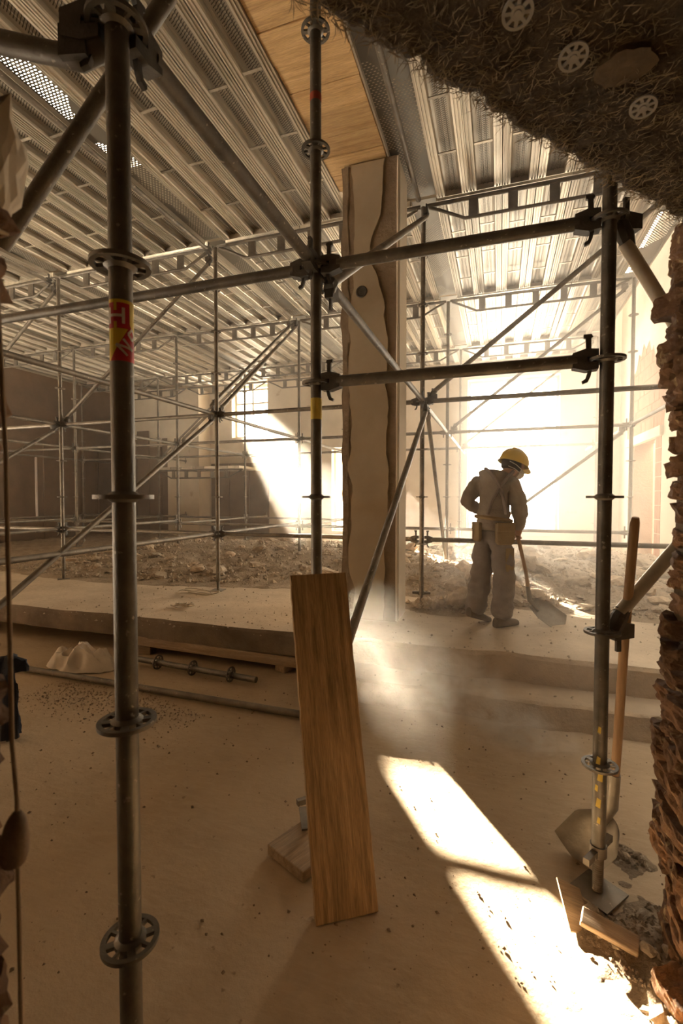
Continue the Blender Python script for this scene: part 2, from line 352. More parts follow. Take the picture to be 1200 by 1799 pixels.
# plaster skin of the right wall, with a ragged loss above the doorway that bares hollow bricks
poly = [(4.0, .35), (8.5, .35), (9.35, .35), (9.35, 2.45), (8.9, 2.62)]
rag = [(8.75, 3.1), (8.85, 3.45), (8.95, 3.5), (9.02, 3.68), (9.15, 3.62), (9.25, 3.95), (9.38, 3.9), (9.5, 4.12), (9.62, 4.05), (9.75, 4.28), (9.95, 4.18), (10.1, 4.32), (10.25, 4.12),
       (10.4, 4.2), (10.55, 3.95), (10.7, 3.9), (10.85, 3.6), (11.0, 3.45), (11.08, 3.1), (11.2, 2.95), (11.15, 2.6)]
poly += rag + [(10.8, 2.5), (10.8, .35), (11.79, .35), (11.79, 6.1), (4.0, 6.1)]
skin_prism(poly, lambda a, c, h: (h, a, c), 2.49, 2.525).build('plaster_skin', 'plaster_white', wall_r)
# hollow bricks: body with vertical flutes
def hollow_brick_mesh(L, H):
    pr = [(2.535, 0)]; n = 6
    for k in range(n):
        a = L * k / n; w = L / n
        pr += [(2.505, a + .004), (2.505, a + w * .72), (2.53, a + w * .76), (2.53, a + w * .98)]
    pr.append((2.535, L)); b = MB(); b.prism([(x - 2.5, y) for x, y in pr], 0, H); return b.mesh('hollow_brick', 'hollow_brick')
hb = hollow_brick_mesh(.245, .225); row = 0; z = 2.66
while z < 4.3:
    y = 8.7 - (.12 if row % 2 else 0)
    while y < 11.2:
        o = link('brick', hb, wall_r); o.location = (2.5 + rnd.uniform(-.004, .004), y, z); y += .255
    z += .237; row += 1
z = .42
while z < 2.4:
    for y in (9.06, 9.215):
        o = link('brick', hb, wall_r); o.location = (2.478, y - .1, z); o.scale = (1, .6, 1)
    z += .237
MB().box((2.44, 8.9, 2.5), (2.53, 11.1, 2.66)).build('lintel', 'plaster_white', wall_r)
MB().box((2.85, 9.1, .35), (4.4, 9.4, 3)).box((4.2, 9.1, .35), (4.4, 11.2, 3)).box((2.85, 10.75, .35), (4.4, 11.2, 3)).box((2.85, 9.1, .2), (4.4, 11.2, .35)).build('passage_wall', 'peach_plaster', wall_r)
# sockets on the back wall
for k in range(3):
    o = MB(); o.lathe([(0, 0), (.03, 0), (.038, .008), (.038, .014), (.028, .016), (.024, .008), (0, .008)], 14, Matrix.Translation((1.46 + k * .085, BV, 1.15)) @ Matrix.Rotation(R(90), 4, 'X'))
    tag(o.build('wall_socket', 'socket_plastic'), '%s of three bare wall sockets right of the bright opening' % ('leftmost', 'middle', 'rightmost')[k], 'socket', 'sockets on the back wall')

# windows
def window(name, key, cols, rows, panes):
    u0, u1, z0, z1 = WIN[key]; v = BV + .2; root = link(name, None); root.location = (u0, v, z0); tag(root, kind='structure')
    w, h = u1 - u0, z1 - z0; b = MB(); t = .06
    b.box((0, 0, 0), (w, .07, t)).box((0, 0, h - t), (w, .07, h)).box((0, 0, t), (t, .07, h - t)).box((w - t, 0, t), (w, .07, h - t)); b.build('window_frame', 'window_frame', root)
    for k in range(1, cols): MB().box((w * k / cols - .025, .005, t), (w * k / cols + .025, .065, h - t)).build('mullion', 'window_frame', root)
    for k in rows: MB().box((t, .01, h * k - .025), (w - t, .06, h * k + .025)).build('transom', 'window_frame', root)
    if panes:
        ys = [0] + list(rows) + [1]
        for i in range(cols):
            for j in range(len(ys) - 1):
                MB().box((w * i / cols + .03, .03, h * ys[j] + .03), (w * (i + 1) / cols - .03, .036, h * ys[j + 1] - .03)).build('pane', 'pane_glass', root)
window('window_1', 'left', 2, (.62, .86), True)
window('window_2', 'right', 1, (), False)
window('window_3', 'slit', 1, (), False)
tag(MB().box((-.85, BV - .04, .60), (1.38, BV + .2, .68)).build('trim_1', 'plaster_white'), kind='structure')

# pier beside the sunlit window and the brown dado below it
pier = tag(MB().box((-9.0, 11.25, .35), (-7.95, BV, 4.5)).build('wall_pier', 'plaster'), kind='structure')
for k in range(3):
    a = -7.9 + k * .62
    MB().box((a, BV - .035, .4), (a + .6, BV, 2.45)).build('dado_panel', 'dado_brown', pier)
for k in range(6):
    a = -11.45 + k * .46
    MB().box((a, BV - .03, .4), (a + .44, BV, 3.0 + .25 * (k % 3))).build('dado_panel', 'dado_brown', pier)
wl = bpy.data.objects['wall_left']
for k in range(9):
    a = 6.4 + k * .6
    if 8.6 < a + .3 < 9.5: continue
    MB().box((-11.5, a, .4), (-11.46, a + .57, 2.9)).build('dado_panel', 'dado_brown', wl)

# plastered column
CU0, CU1, CV0, CV1 = -1.39, -.89, 4.24, 4.62
col = tag(MB().box((CU0, CV0, .34), (CU1, CV1, 4.545)).build('column', 'raw_concrete'), kind='structure')
def jag(n, z0, z1, base, amp, seed):
    return [(base + amp * fbm((seed, 0, z0 + (z1 - z0) * k / n), 2.3, 5), z0 + (z1 - z0) * k / n) for k in range(n + 1)]
lft = jag(60, .36, 4.53, CU0 + .075, .06, 3.3); rgt = jag(60, .36, 4.53, CU1 - .11, .06, 8.1)
rgt = [(x - .16 * math.exp(-((z - 3.75) / .35) ** 2), z) for x, z in rgt]
skin_prism(lft + rgt[::-1], lambda a, c, h: (a, h, c), CV0 - .016, CV0 + .004).build('plaster_skin', 'plaster_column', col)
b = MB(); edge = jag(50, .36, 4.53, CU0 + .012, .03, 5.7)
b.add([p for x, z in edge for p in ((CU0 - .02 - .03 * max(0, fbm((1, 2, z), 2.6)), CV0 + .1, z), (CU0 - .015 - .035 * max(0, fbm((1, 2, z), 2.6)), CV0 - .004, z), (x + .03, CV0 - .008, z))],
      [(3 * k + j, 3 * k + j + 1, 3 * k + j + 4, 3 * k + j + 3) for k in range(50) for j in range(2)]); b.build('broken_edge', 'raw_concrete', col, True)
MB().box((CU1, CV0 + .05, .36), (CU1 + .012, CV1, 4.53)).build('side_plaster', 'plaster_white', col)
b = MB(); pts = [(CU1 + .004 + .003 * fbm((z, 1, 1), 3), CV0 - .004, z) for z in [.36 + 4.17 * k / 40 for k in range(41)]]; b.path(pts, .011, 6); b.build('corner_bead', 'plaster_white', col, True)
m4 = Matrix.Translation((CU0 + .17, CV0 - .017, 3.38)) @ Matrix.Rotation(R(90), 4, 'X')
MB().lathe([(.055, 0), (.048, .006), (.036, .004), (.028, -.03), (0, -.045)], 16, m4).build('bolt_hole', 'cast_steel', col)

# ------------------------------------------------------------------ scaffold kit
def rosette_mesh(n=40):
    b = MB(); h = .0045
    b.lathe([(.051, -h), (.062, -h), (.062, h), (.051, h), (.051, -h)], n)
    b.lathe([(.0245, -.012), (.034, -h), (.034, h), (.0245, .012), (.0245, -.012)], n)
    for k in range(8):
        w = .016 if k % 2 else .007
        b.box((.032, -w / 2, -h * .95), (.053, w / 2, h * .95), Matrix.Rotation(k * math.pi / 4 + .39, 4, 'Z'))
    return b
ROS = rosette_mesh().mesh('rosette', 'dark_steel', True); ROS_FAR = rosette_mesh(16).mesh('rosette', 'tube_steel', True)
def head_mb():
    b = MB()
    b.prism([(.030, -.036), (.070, -.040), (.115, -.027), (.115, .027), (.070, .040), (.030, .036), (.030, .009), (.068, .009), (.068, -.009), (.030, -.009)], -.021, .021, 1)
    return b
def wedge_mb():
    b = MB()
    b.prism([(.052, .095), (.078, .095), (.078, .083), (.071, .08), (.064, -.045), (.070, -.066), (.082, -.074), (.079, -.084), (.062, -.078), (.054, -.060), (.050, -.04), (.053, .08), (.047, .085)], -.006, .006, 1)
    return b
HEAD = head_mb().mesh('ledger_head', 'cast_steel'); WEDGE = wedge_mb().mesh('wedge', 'cast_steel')
HEAD_FAR = (lambda b: (b.prism([(.030, -.034), (.11, -.026), (.11, .026), (.030, .034)], -.02, .02, 1), b.box((.05, -.006, -.08), (.068, .006, .09)), b)[-1])(MB())
NUT = (lambda b: (b.lathe([(.02, -.02), (.03, -.02), (.03, .02), (.02, .02), (.02, -.02)], 14), b.box((.025, -.011, -.008), (.095, .011, .016)), b.box((-.095, -.011, -.016), (-.025, .011, .008)), b)[-1])(MB()).mesh('jack_nut', 'tube_steel', True)
def spindle_mesh(h):
    pr = []; z = 0.0
    while z < h: pr += [(.0165, z), (.0195, z + .004)]; z += .008
    return MB().lathe(pr, 14).mesh('jack_spindle', 'tube_steel', True)
PLATE = MB().box((-.075, -.075, 0), (.075, .075, .008)).mesh('base_plate', 'tube_steel')
_sp = {}
def standard(name, u, v, z0, z1, label, group, near=False, rz=0.0, jack=.12, ros=None, nut_rz=.3):
    t = thing(name, label, 'scaffold post', (u, v, z0), rz, group)
    m = 'dark_steel' if near else 'tube_steel'
    MB().tube((0, 0, jack), (0, 0, z1 - z0), .02415, 28 if near else 12).build('tube', m, t, True)
    k = math.ceil((z0 + jack + .05) / .5) * .5
    while k < z1 - .02:
        if seg_in_view((u, v, k), (u, v, k + .01), 1): o = link('rosette', ROS if near else ROS_FAR, t); o.location = (0, 0, k - z0); o.rotation_euler = (0, 0, rnd.uniform(0, 1))
        k += .5
    if jack > .01 and seg_in_view((u, v, z0), (u, v, z0 + jack), 2):
        if jack not in _sp: _sp[jack] = spindle_mesh(jack + .01)
        link('jack_spindle', _sp[jack], t); o = link('jack_nut', NUT, t); o.location = (0, 0, jack); o.rotation_euler = (0, 0, nut_rz)
        link('base_plate', PLATE, t)
    return t
def frame_to(p, d):
    d = Vector(d).normalized(); y = Vector((0, 0, 1)).cross(d).normalized(); z = d.cross(y)
    return Matrix((( d.x, y.x, z.x, p[0]), (d.y, y.y, z.y, p[1]), (d.z, y.z, z.z, p[2]), (0, 0, 0, 1)))
def ledger(name, p, q, label, group, near=0, heads=(1, 1), cat='scaffold tube'):
    """near 2: dark tower tube with heads and wedges as parts; 1: hall tube with parts; 0: far, one mesh"""
    p, q = Vector(p), Vector(q); d = (q - p).normalized(); L = (q - p).length
    if near:
        t = thing(name, label, cat, p, 0, group); m = 'dark_steel' if near == 2 else 'tube_steel'
        MB().tube(d * .10, d * (L - .10), .02415, 24 if near == 2 else 14).build('tube', m, t, True)
        for k in (0, 1):
            if not heads[k]: continue
            mt = frame_to(Vector((0, 0, 0)) if k == 0 else d * L, d if k == 0 else -d)
            if not in_view(p if k == 0 else q, .12): continue
            h = link('ledger_head', HEAD, t); h.matrix_local = mt
            w = link('wedge', WEDGE, h)
        return t
    b = MB(); b.tube(d * .1, d * (L - .1), .02415, 10)
    for k in (0, 1):
        mt = frame_to(Vector((0, 0, 0)) if k == 0 else d * L, d if k == 0 else -d)
        b.add([mt @ Vector(x) for x in HEAD_FAR.v], HEAD_FAR.f)
    o = b.build(name, 'tube_steel', None, True); o.location = p; return tag(o, label, cat, group)
def brace(name, p, q, label, group, near=0, ends=(1, 1)):
    p, q = Vector(p), Vector(q); d = (q - p).normalized(); L = (q - p).length
    t = thing(name, label, 'diagonal brace', p, 0, group); m = 'dark_steel' if near == 2 else 'tube_steel'
    MB().tube(d * .09, d * (L - .09), .02415, 20 if near else 10).build('tube', m, t, True)
    hd = Vector((d.x, d.y, 0)).normalized()
    for k in (0, 1):
        if not ends[k] or not in_view(p if k == 0 else q, .12): continue
        sgn = 1 if k == 0 else -1; c = Vector((0, 0, 0)) if k == 0 else d * L
        b = MB(); a = c + hd * .035 * sgn; e = c + d * sgn * .13
        b.path([a, (a + e) / 2 + Vector((0, 0, .004)), e], [.028, .03, .02], 8); mt = frame_to(c, hd * sgn)
        b.add([mt @ Vector(x) for x in HEAD_FAR.v], HEAD_FAR.f); b.build('brace_end', 'cast_steel' if near else m, t)
    return t

# ------------------------------------------------------------------ tower in the breach
TU0, TU1, TV0, TV1 = -.77, .365, .82, 1.95
LP = standard('scaffold_post', TU0 - .012, TV0 + .012, 0, 2.95, 'dark steel scaffold post with red and yellow sticker, nearest to the camera', 'tower posts', True, .2, .1)
MP = standard('scaffold_post', TU0, TV1, .05, 4.3, 'dark steel scaffold post with the leaning plank in front of it', 'tower posts', True, .5, .1)
RP = standard('scaffold_post', TU1, TV1, .012, 3.2, 'dark steel scaffold post on threaded jack beside the brick jamb', 'tower posts', True, .9, .165, nut_rz=R(18.5) - .25)
ledger('scaffold_ledger', (TU0, TV1, 2.5), (TU1, TV1, 2.5), 'upper dark horizontal tube between the tower posts right of centre', 'tower tubes', 2)
ledger('scaffold_ledger', (TU0, TV1, 2.0), (TU1, TV1, 2.0), 'lower dark horizontal tube between the tower posts right of centre', 'tower tubes', 2)
ledger('scaffold_ledger', (TU0, TV1, 2.5), (-3.27, TV1, 2.5), 'dark horizontal tube running left behind the post with the sticker', 'tower tubes', 2)
ledger('scaffold_ledger', (TU0, TV1, 2.5), (TU0, TV0, 2.5), 'dark tube overhead from the post with the sticker back to centre post', 'tower tubes', 2)
ledger('scaffold_ledger', (TU0, TV1, 2.5), (TU0, 5.01, 2.5), 'grey tube sloping in view from centre post to post behind the column', 'tower tubes', 1)
brace('scaffold_brace', (TU0 + .04, TV1 + .02, 2.42), (TU0 + .03, 5.0, 4.40), 'grey brace rising across the column top to the deck girder', 'tower braces', 1)
brace('scaffold_brace', (TU0 + .05, 2.02, .62), (TU0 + .04, 4.98, 2.42), 'grey brace rising behind the leaning plank across the column foot', 'tower braces', 1)
brace('scaffold_brace', (TU1 + .01, TV1 + .02, 2.5), (1.25, 2.42, 1.22), 'bent dusty brace falling right from upper tower joint to the brick jamb', 'tower braces', 1, (1, 0))
brace('scaffold_brace', (TU1 + .01, TV1 + .02, 1.0), (1.35, 2.47, 2.13), 'pale brace rising right from the post beside the leaning shovel', 'tower braces', 1, (1, 0))
for o in list(COL.objects):                        # braces at the jamb: pale dust, and light falling there, put into the colour
    if o.parent and o.name.startswith('tube') and o.parent.get('label', '').startswith(('bent dusty', 'pale brace')): o.data.materials[0] = MATS['galvanised_bright']
brace('scaffold_brace', (-.86, 1.19, 3.02), (-1.50, 1.045, 2.19), 'dark brace tube crossing behind the top of the post with sticker', 'tower braces', 2, (0, 0))
t = thing('brace_coupler', 'dark bolted swivel arm reaching left from the post with the sticker', 'coupler', (TU0 - .012, TV0 + .012, 2.47))
b = MB(); b.path([(-.03, 0, 0), (-.09, -.01, -.02), (-.16, -.025, 0), (-.28, -.06, .03), (-.40, -.09, .045)], [.026, .024, .022, .0235, .0235], 14); b.build('arm', 'dark_steel', t, True)
b = MB(); mt = frame_to((-.085, -.032, -.005), (-1, -.25, 0)); b.box((-.03, -.008, -.032), (.03, .008, .034), mt)
pl = b.build('flap', 'cast_steel', t)
MB().lathe([(.004, 0), (.013, 0), (.013, .008), (.004, .008), (.004, 0)], 14, frame_to((-.087, -.04, .006), (-1, -.25, 0)) @ Matrix.Rotation(R(90), 4, 'X')).build('bolt', 'tube_steel', pl)
h = link('ledger_head', HEAD, t); h.matrix_local = frame_to((0, 0, .03), (-1, -.25, 0)); link('wedge', WEDGE, h)

# sticker wrapped on the near post
def wrap(poly, z0, r, sub=6):
    """polygon in (arc metres, height) laid on the tube; edges subdivided so that it hugs the curve"""
    bm = bmesh.new(); f = bm.faces.new([bm.verts.new((x, y, 0)) for x, y in poly])
    for k in range(-12, 13):
        bmesh.ops.bisect_plane(bm, geom=bm.verts[:] + bm.edges[:] + bm.faces[:], plane_co=(k * .006, 0, 0), plane_no=(1, 0, 0))
    me = MB(); idx = {}
    for v in bm.verts:
        a = v.co.x / .0242 + FACE_A; idx[v] = len(me.v); me.v.append((r * math.cos(a), r * math.sin(a), z0 + v.co.y))
    for f in bm.faces: me.f.append(tuple(idx[v] for v in f.verts)); me.m.append(0)
    bm.free(); return me
FACE_A = math.atan2(-TV0, -TU0 + 0) - .2 + .05
def stroke(x0, y0, x1, y1, w):
    d = Vector((x1 - x0, y1 - y0)); n = Vector((-d.y, d.x)).normalized() * w / 2
    return [(x0 + n.x, y0 + n.y), (x1 + n.x, y1 + n.y), (x1 - n.x, y1 - n.y), (x0 - n.x, y0 - n.y)]
SZ = 1.79
st = wrap([(-.03, 0), (.036, 0), (.036, .128), (-.03, .128)], SZ, .0247).build('sticker', 'sticker_red', LP, True); st['label'] = 'red and yellow sticker with white letters'
for poly, m in (([(-.03, .0), (-.026, .0), (.012, .068), (-.03, .068)], 'sticker_yellow'), ([(.016, .08), (.036, .04), (.036, .128), (.016, .128)], 'sticker_yellow'), ([(-.03, .122), (.036, .122), (.036, .129), (-.03, .129)], 'sticker_yellow'),
                ([(-.016, .105), (-.010, .105), (-.010, .122), (-.016, .122)], 'sticker_yellow'), ([(-.016, .068), (-.010, .068), (-.010, .082), (-.016, .082)], 'sticker_yellow')):
    wrap(poly, SZ, .02495).build('sticker_field', m, st)
for ss in ([stroke(-.0265, .078, -.0265, .112, .006), stroke(.003, .078, .003, .112, .006), stroke(-.0265, .095, .003, .095, .006)],                       # H
           [stroke(-.012, .034, .010, .012, .005), stroke(.002, .046, .022, .024, .005), stroke(-.012, .034, .022, .026, .005)],                       # N, set on the slant
           [stroke(.012, .058, .022, .070, .005), stroke(.022, .070, .032, .058, .005), stroke(.032, .058, .022, .046, .005), stroke(.022, .046, .012, .058, .005)]):   # O
    b = MB()
    for s_ in ss: w = wrap(s_, SZ, .0252); b.add(w.v, w.f)
    b.build('letter', 'sticker_white', st)
# paint marks on the tower posts
MB().lathe([(.0245, 0), (.0249, .002), (.0249, .03), (.0245, .032)], 28, Matrix.Translation((0, 0, 3.15))).build('paint_band', 'paint_red', MP, True)
MB().lathe([(.0245, 0), (.0249, .002), (.0249, .09), (.0245, .092)], 28, Matrix.Translation((0, 0, 1.79))).build('paint_band', 'paint_yellow', MP, True)
for k, (a, z, s_) in enumerate([(-1.9, .62, .012), (-2.0, .50, .016), (-1.7, .44, .02), (-2.2, .40, .012), (-1.9, .34, .018), (-1.8, .28, .012)]):
    FACE_A = a - .9; w = wrap([(-s_ * .5, 0), (s_ * .4, -.004), (s_ * .5, s_ * 1.6), (-s_ * .2, s_ * 1.9)], z, .0246); w.build('paint_spot', 'paint_yellow', RP)

# ------------------------------------------------------------------ hall scaffold
G = 2.5; GU = [-.78 + G * i for i in range(-4, 2)]; GV = [5.01 + G * j for j in range(3)]; GI = list(range(-4, 2))
ROWS = ['nearest row', 'second row', 'third row']
def post_no(i): return ordinal(2 - i)
for j, v in enumerate(GV):
    for i, u in zip(GI, GU):
        if i == 1 and j == 0: continue
        if i == -3 and j == 0 or i == -4 and j < 1: continue
        if not seg_in_view((u, v, .5), (u, v, 4.4)): continue
        standard('scaffold_post', u, v, .35, 4.50, 'grey hall scaffold post, %s, %s from the right wall' % (ROWS[j], post_no(i)), 'hall posts', False, rnd.random(), .13, nut_rz=rnd.random() * 3)
for j, v in enumerate(GV):
    for i, u in zip(GI, GU):
        for z, nm in ((2.5, 'upper'), (1.05 if j == 0 else 1.0, 'lower')):
            if i > -4:                                                  # along the row, to the next post on the left
                p, q = (u, v, z), (u - G, v, z)
                if seg_in_view(p, q) and not (j == 2 and nm == 'lower' and i > -1):
                    ledger('scaffold_ledger', p, q, '%s tube along the %s of hall posts, %s to %s post from right' % (nm, ROWS[j], post_no(i), ordinal(3 - i)), 'hall tubes along the rows', 1 if j == 0 else 0)
            q = (u, GV[j + 1] if j < 2 else 11.15, z)
            if seg_in_view((u, v, z), q) and not (nm == 'lower' and i >= 0):
                ledger('scaffold_ledger', (u, v, z), q, '%s cross tube behind the %s, at the %s post from right' % (nm, ROWS[j], post_no(i)), 'hall tubes across the rows', 1 if j == 0 else 0)
    # tubes from the nearest row towards the camera side
for i in (-1, -2, -3):
    u = -.78 + G * i
    for z, nm in ((2.5, 'upper'), (1.05, 'lower')):
        ledger('scaffold_ledger', (u, GV[0], z), (u, 1.95, z), '%s cross tube reaching forward from the nearest row at %s post' % (nm, post_no(i)), 'hall tubes across the rows', 1, (1, 0))
brace('scaffold_brace', (-3.28, 1.95, .5), (-3.28, 4.97, 2.45), 'long brace falling left from second hall post towards the slab edge', 'hall braces', 1, (0, 1))
brace('scaffold_brace', (-5.78, 1.95, .5), (-5.78, 4.97, 2.45), 'brace falling forward from the third hall post at far left', 'hall braces', 1, (0, 1))
brace('scaffold_brace', (-3.28, 5.05, 2.55), (-3.28, 7.47, 4.42), 'brace rising from the second post beside the sunlit window', 'hall braces', 1)
brace('scaffold_brace', (-3.40, 5.05, 2.62), (-3.42, 7.47, 4.42), 'thin second brace rising just left of the one by the sunlit window', 'hall braces', 0)
brace('scaffold_brace', (-5.78, 5.05, 2.55), (-3.33, 5.05, 4.40), 'brace in the nearest row rising right behind the post with sticker', 'hall braces', 1)
brace('scaffold_brace', (-8.28, 5.05, 2.55), (-5.83, 5.05, 4.40), 'brace in the nearest row rising right at the far left', 'hall braces', 1)
brace('scaffold_brace', (-.74, 5.05, 2.55), (1.68, 5.05, 4.42), 'brace in the nearest row rising right from behind the column', 'hall braces', 1)
brace('scaffold_brace', (-.74, 7.55, 2.55), (1.68, 7.55, 4.42), 'brace in the second row rising right above the worker', 'hall braces', 0)
brace('scaffold_brace', (-.74, 10.05, 2.55), (1.68, 10.05, 4.42), 'faint brace in the third row before the bright opening', 'hall braces', 0)
brace('scaffold_brace', (1.68, 7.55, 2.45), (-.74, 7.55, .55), 'brace in the second row falling left behind the worker', 'hall braces', 0)
brace('scaffold_brace', (-5.83, 7.55, 2.45), (-8.24, 7.55, .6), 'brace in the second row falling left at the back left', 'hall braces', 0)
brace('scaffold_brace', (-5.73, 7.55, 2.55), (-3.33, 7.55, 4.42), 'brace in the second row rising right in front of the sunlit window', 'hall braces', 0)
brace('scaffold_brace', (-8.2, 10.05, 2.55), (-5.83, 10.05, 4.42), 'brace in the third row at the back left', 'hall braces', 0)
brace('scaffold_brace', (-.78, 7.45, .5), (-.74, 5.1, 2.4), 'brace falling back from the first column post towards the rubble', 'hall braces', 0)

# lattice girders under the decks
def girder(u0, u1, v, z, label, group, full=True):
    t = thing('lattice_girder', label, 'girder', (u0, v, z), 0, group); L = u1 - u0
    MB().tube((.03, 0, 0), (L - .03, 0, 0), .021, 12).build('top_chord', 'truss_steel', t, True)
    MB().path([(.06, 0, -.02), (.16, 0, -.06), (.42, 0, -.19), (L - .42, 0, -.19), (L - .16, 0, -.06), (L - .06, 0, -.02)], .017, 10).build('bottom_chord', 'truss_steel', t, True)
    n = max(3, round(L / .5)); me = MB().box((-.045, -.012, -.185), (.045, .012, -.01)).mesh('web_plate', 'truss_steel')
    for k in range(n):
        o = link('web_plate', me, t); o.location = (.5 + (L - 1.0) * k / (n - 1), 0, 0)
    return t
for j, v in enumerate(GV + [11.18]):
    for i in range(-4, 1):
        u0 = -.78 + G * i; u1 = u0 + G
        if seg_in_view((u0, v, 4.5), (u1, v, 4.5)):
            girder(u0, u1, v, 4.505, 'lattice girder under the decks, %s, %s bay from the right wall' % ((ROWS + ['line at the back wall'])[j], ordinal(1 - i)), 'deck girders')
ledger('scaffold_ledger', (-3.28, 4.93, 4.40), (-3.28, 1.9, 4.40), 'dusty tube under the near decks above second hall post', 'hall tubes across the rows', 1, (1, 0))
ledger('scaffold_ledger', (-5.78, 4.93, 4.40), (-5.78, 1.9, 4.40), 'dusty tube under the near decks above third hall post', 'hall tubes across the rows', 1, (1, 0))

# steel deck planks
PW = .314
def plank_sheet(L):
    pr = [(.0, .06), (.004, .0), (.014, .0), (.017, .011), (.026, .011), (.029, 0), (.040, 0), (.043, .011), (.052, .011), (.055, 0), (.072, 0), (.078, .012), (.080, .05), (.10, .054)]
    pr2 = [(PW - x, z) for x, z in pr[::-1]]; P = pr + [(.13, .054), (.134, .049), (.142, .049), (.146, .054), (.168, .054), (.172, .049), (.18, .049), (.184, .054)] + pr2
    b = MB(); n = len(P); b.add([(x, 0, z) for x, z in P] + [(x, L, z) for x, z in P], [(k, k + 1, n + k + 1, n + k) for k in range(n - 1)])
    b.m = [1 if .054 < (P[k][1] + P[k + 1][1]) / 2 + .007 and .085 < (P[k][0] + P[k + 1][0]) / 2 < PW - .085 else 0 for k in range(n - 1)]
    b.cur = 0; x0, x1 = .0, PW; b.box((x0, -.002, .0), (x1, .003, .058)); b.box((x0, L - .003, .0), (x1, L + .002, .058))
    return b
_pm = {}
STIFF = MB().box((.080, -.012, .004), (PW - .080, .012, .012)).mesh('stiffener', 'galvanised')
def deck_plank(u, v0, v1, z, label, group, bright):
    L = v1 - v0; key = (round(L, 3), bright)
    if key not in _pm: _pm[key] = plank_sheet(L).mesh('deck_sheet', ['galvanised_bright' if bright else 'galvanised', 'deck_slots'])
    t = thing('deck_plank', label, 'deck plank', (u, v0, z), 0, group); link('deck_sheet', _pm[key], t)
    n = max(2, round(L / .62)); off = rnd.uniform(-.05, .05)
    for k in range(1, n):
        if in_view((u, v0 + L * k / n, z)): o = link('stiffener', STIFF, t); o.location = (0, L * k / n + off, 0)
def perforated_plank(u, v0, v1, z, w, label, group):
    t = thing('perforated_plank', label, 'deck plank', (u, v0, z), 0, group); L = v1 - v0
    b = MB(); b.add([(0.012, 0, .045), (w - .012, 0, .045), (w - .012, L, .045), (.012, L, .045)], [(0, 1, 2, 3)]); b.build('perforated_sheet', 'perforated_steel', t)
    for x in (0, w - .014): MB().box((x, 0, 0), (x + .014, L, .06)).build('side_rail', 'galvanised', t)
DV = [(1.25, 4.985), (5.035, 7.485), (7.535, 9.985), (10.035, 11.16)]
DROW = ['nearest deck row', 'second deck row', 'third deck row', 'short deck row at the back wall']
DZ = 4.55
for r, (v0, v1) in enumerate(DV):
    n = 0; npf = 0
    for i in range(1, -5, -1):
        c = -.78 + G * i; w = .28; u_l = c - w / 2
        if r == 0 and i == 0: u_l, w = -.985, .36
        if seg_in_view((c, v0, DZ), (c, v1, DZ), 20):
            npf += 1; perforated_plank(u_l, v0, v1, DZ, w, 'punched filler plank overhead, %s, %s from right' % (DROW[r], ordinal(npf)), 'punched filler planks')
        if i == -4: break
        for k in range(7):
            u = c - .14 - (k + 1) * .317
            if r == 0 and i == 0 and k < 2: continue
            if not (seg_in_view((u, v0, DZ), (u, v1, DZ), 20) or seg_in_view((u + PW, v0, DZ), (u + PW, v1, DZ), 20)): continue
            n += 1; gap = .008 if (r * 7 + i * 3 + k * 5) % 11 == 0 else 0
            deck_plank(u + gap, v0, v1, DZ, 'ribbed steel deck plank overhead, %s, %s from the right' % (DROW[r], ordinal(n)), 'steel deck planks, ' + DROW[r], rnd.random() < .45)
MB()
tube_ = ledger('scaffold_ledger', (-.80, 2.6, 4.53), (-.80, 4.93, 4.47), 'thin tube running under the punched plank beside the timber boards', 'hall tubes across the rows', 1, (0, 0))
# timber boards closing the gap around the column head
v = 1.9; k = 0
while v < 4.5:
    w = rnd.uniform(.225, .265)
    o = MB().box((-.29, -w / 2 + .002, 0), (.27, w / 2 - .002, .04)).build('timber_board', 'timber_ceiling'); k += 1
    o.location = (-1.265 + rnd.uniform(-.004, .004), v + w / 2, 4.565 + rnd.uniform(-.006, .004)); o.rotation_euler = (0, 0, rnd.uniform(-.008, .008)); bevel(o, .003)
    tag(o, 'yellow timber board overhead between the steel decks, %s from the column' % 'XX', 'board', 'timber boards overhead'); o['_k'] = k; v += w
tb = sorted([o for o in COL.objects if o.name.startswith('timber_board')], key=lambda o: -o.location.y); n = 0
for o in tb:
    if o.location.y > 4.35: o['label'] = 'yellow timber board overhead hidden behind the column head' if o.location.y > 4.6 else 'yellow timber board overhead resting on the column head'
    else: n += 1; o['label'] = 'yellow timber board overhead between the steel decks, %s from the column' % ordinal(n)
    del o['_k']
# low platform in the back left bay
for i in (-3,):
    girder(-8.28, -5.78, 9.95, 2.16, 'lattice girder of the low platform at the back left', 'deck girders')
    for k in range(7):
        deck_plank(-8.2 + k * .33, 9.95, 11.1, 2.19, 'steel deck plank of the low platform at back left, %s from the left' % ordinal(k + 1), 'low platform planks', False)

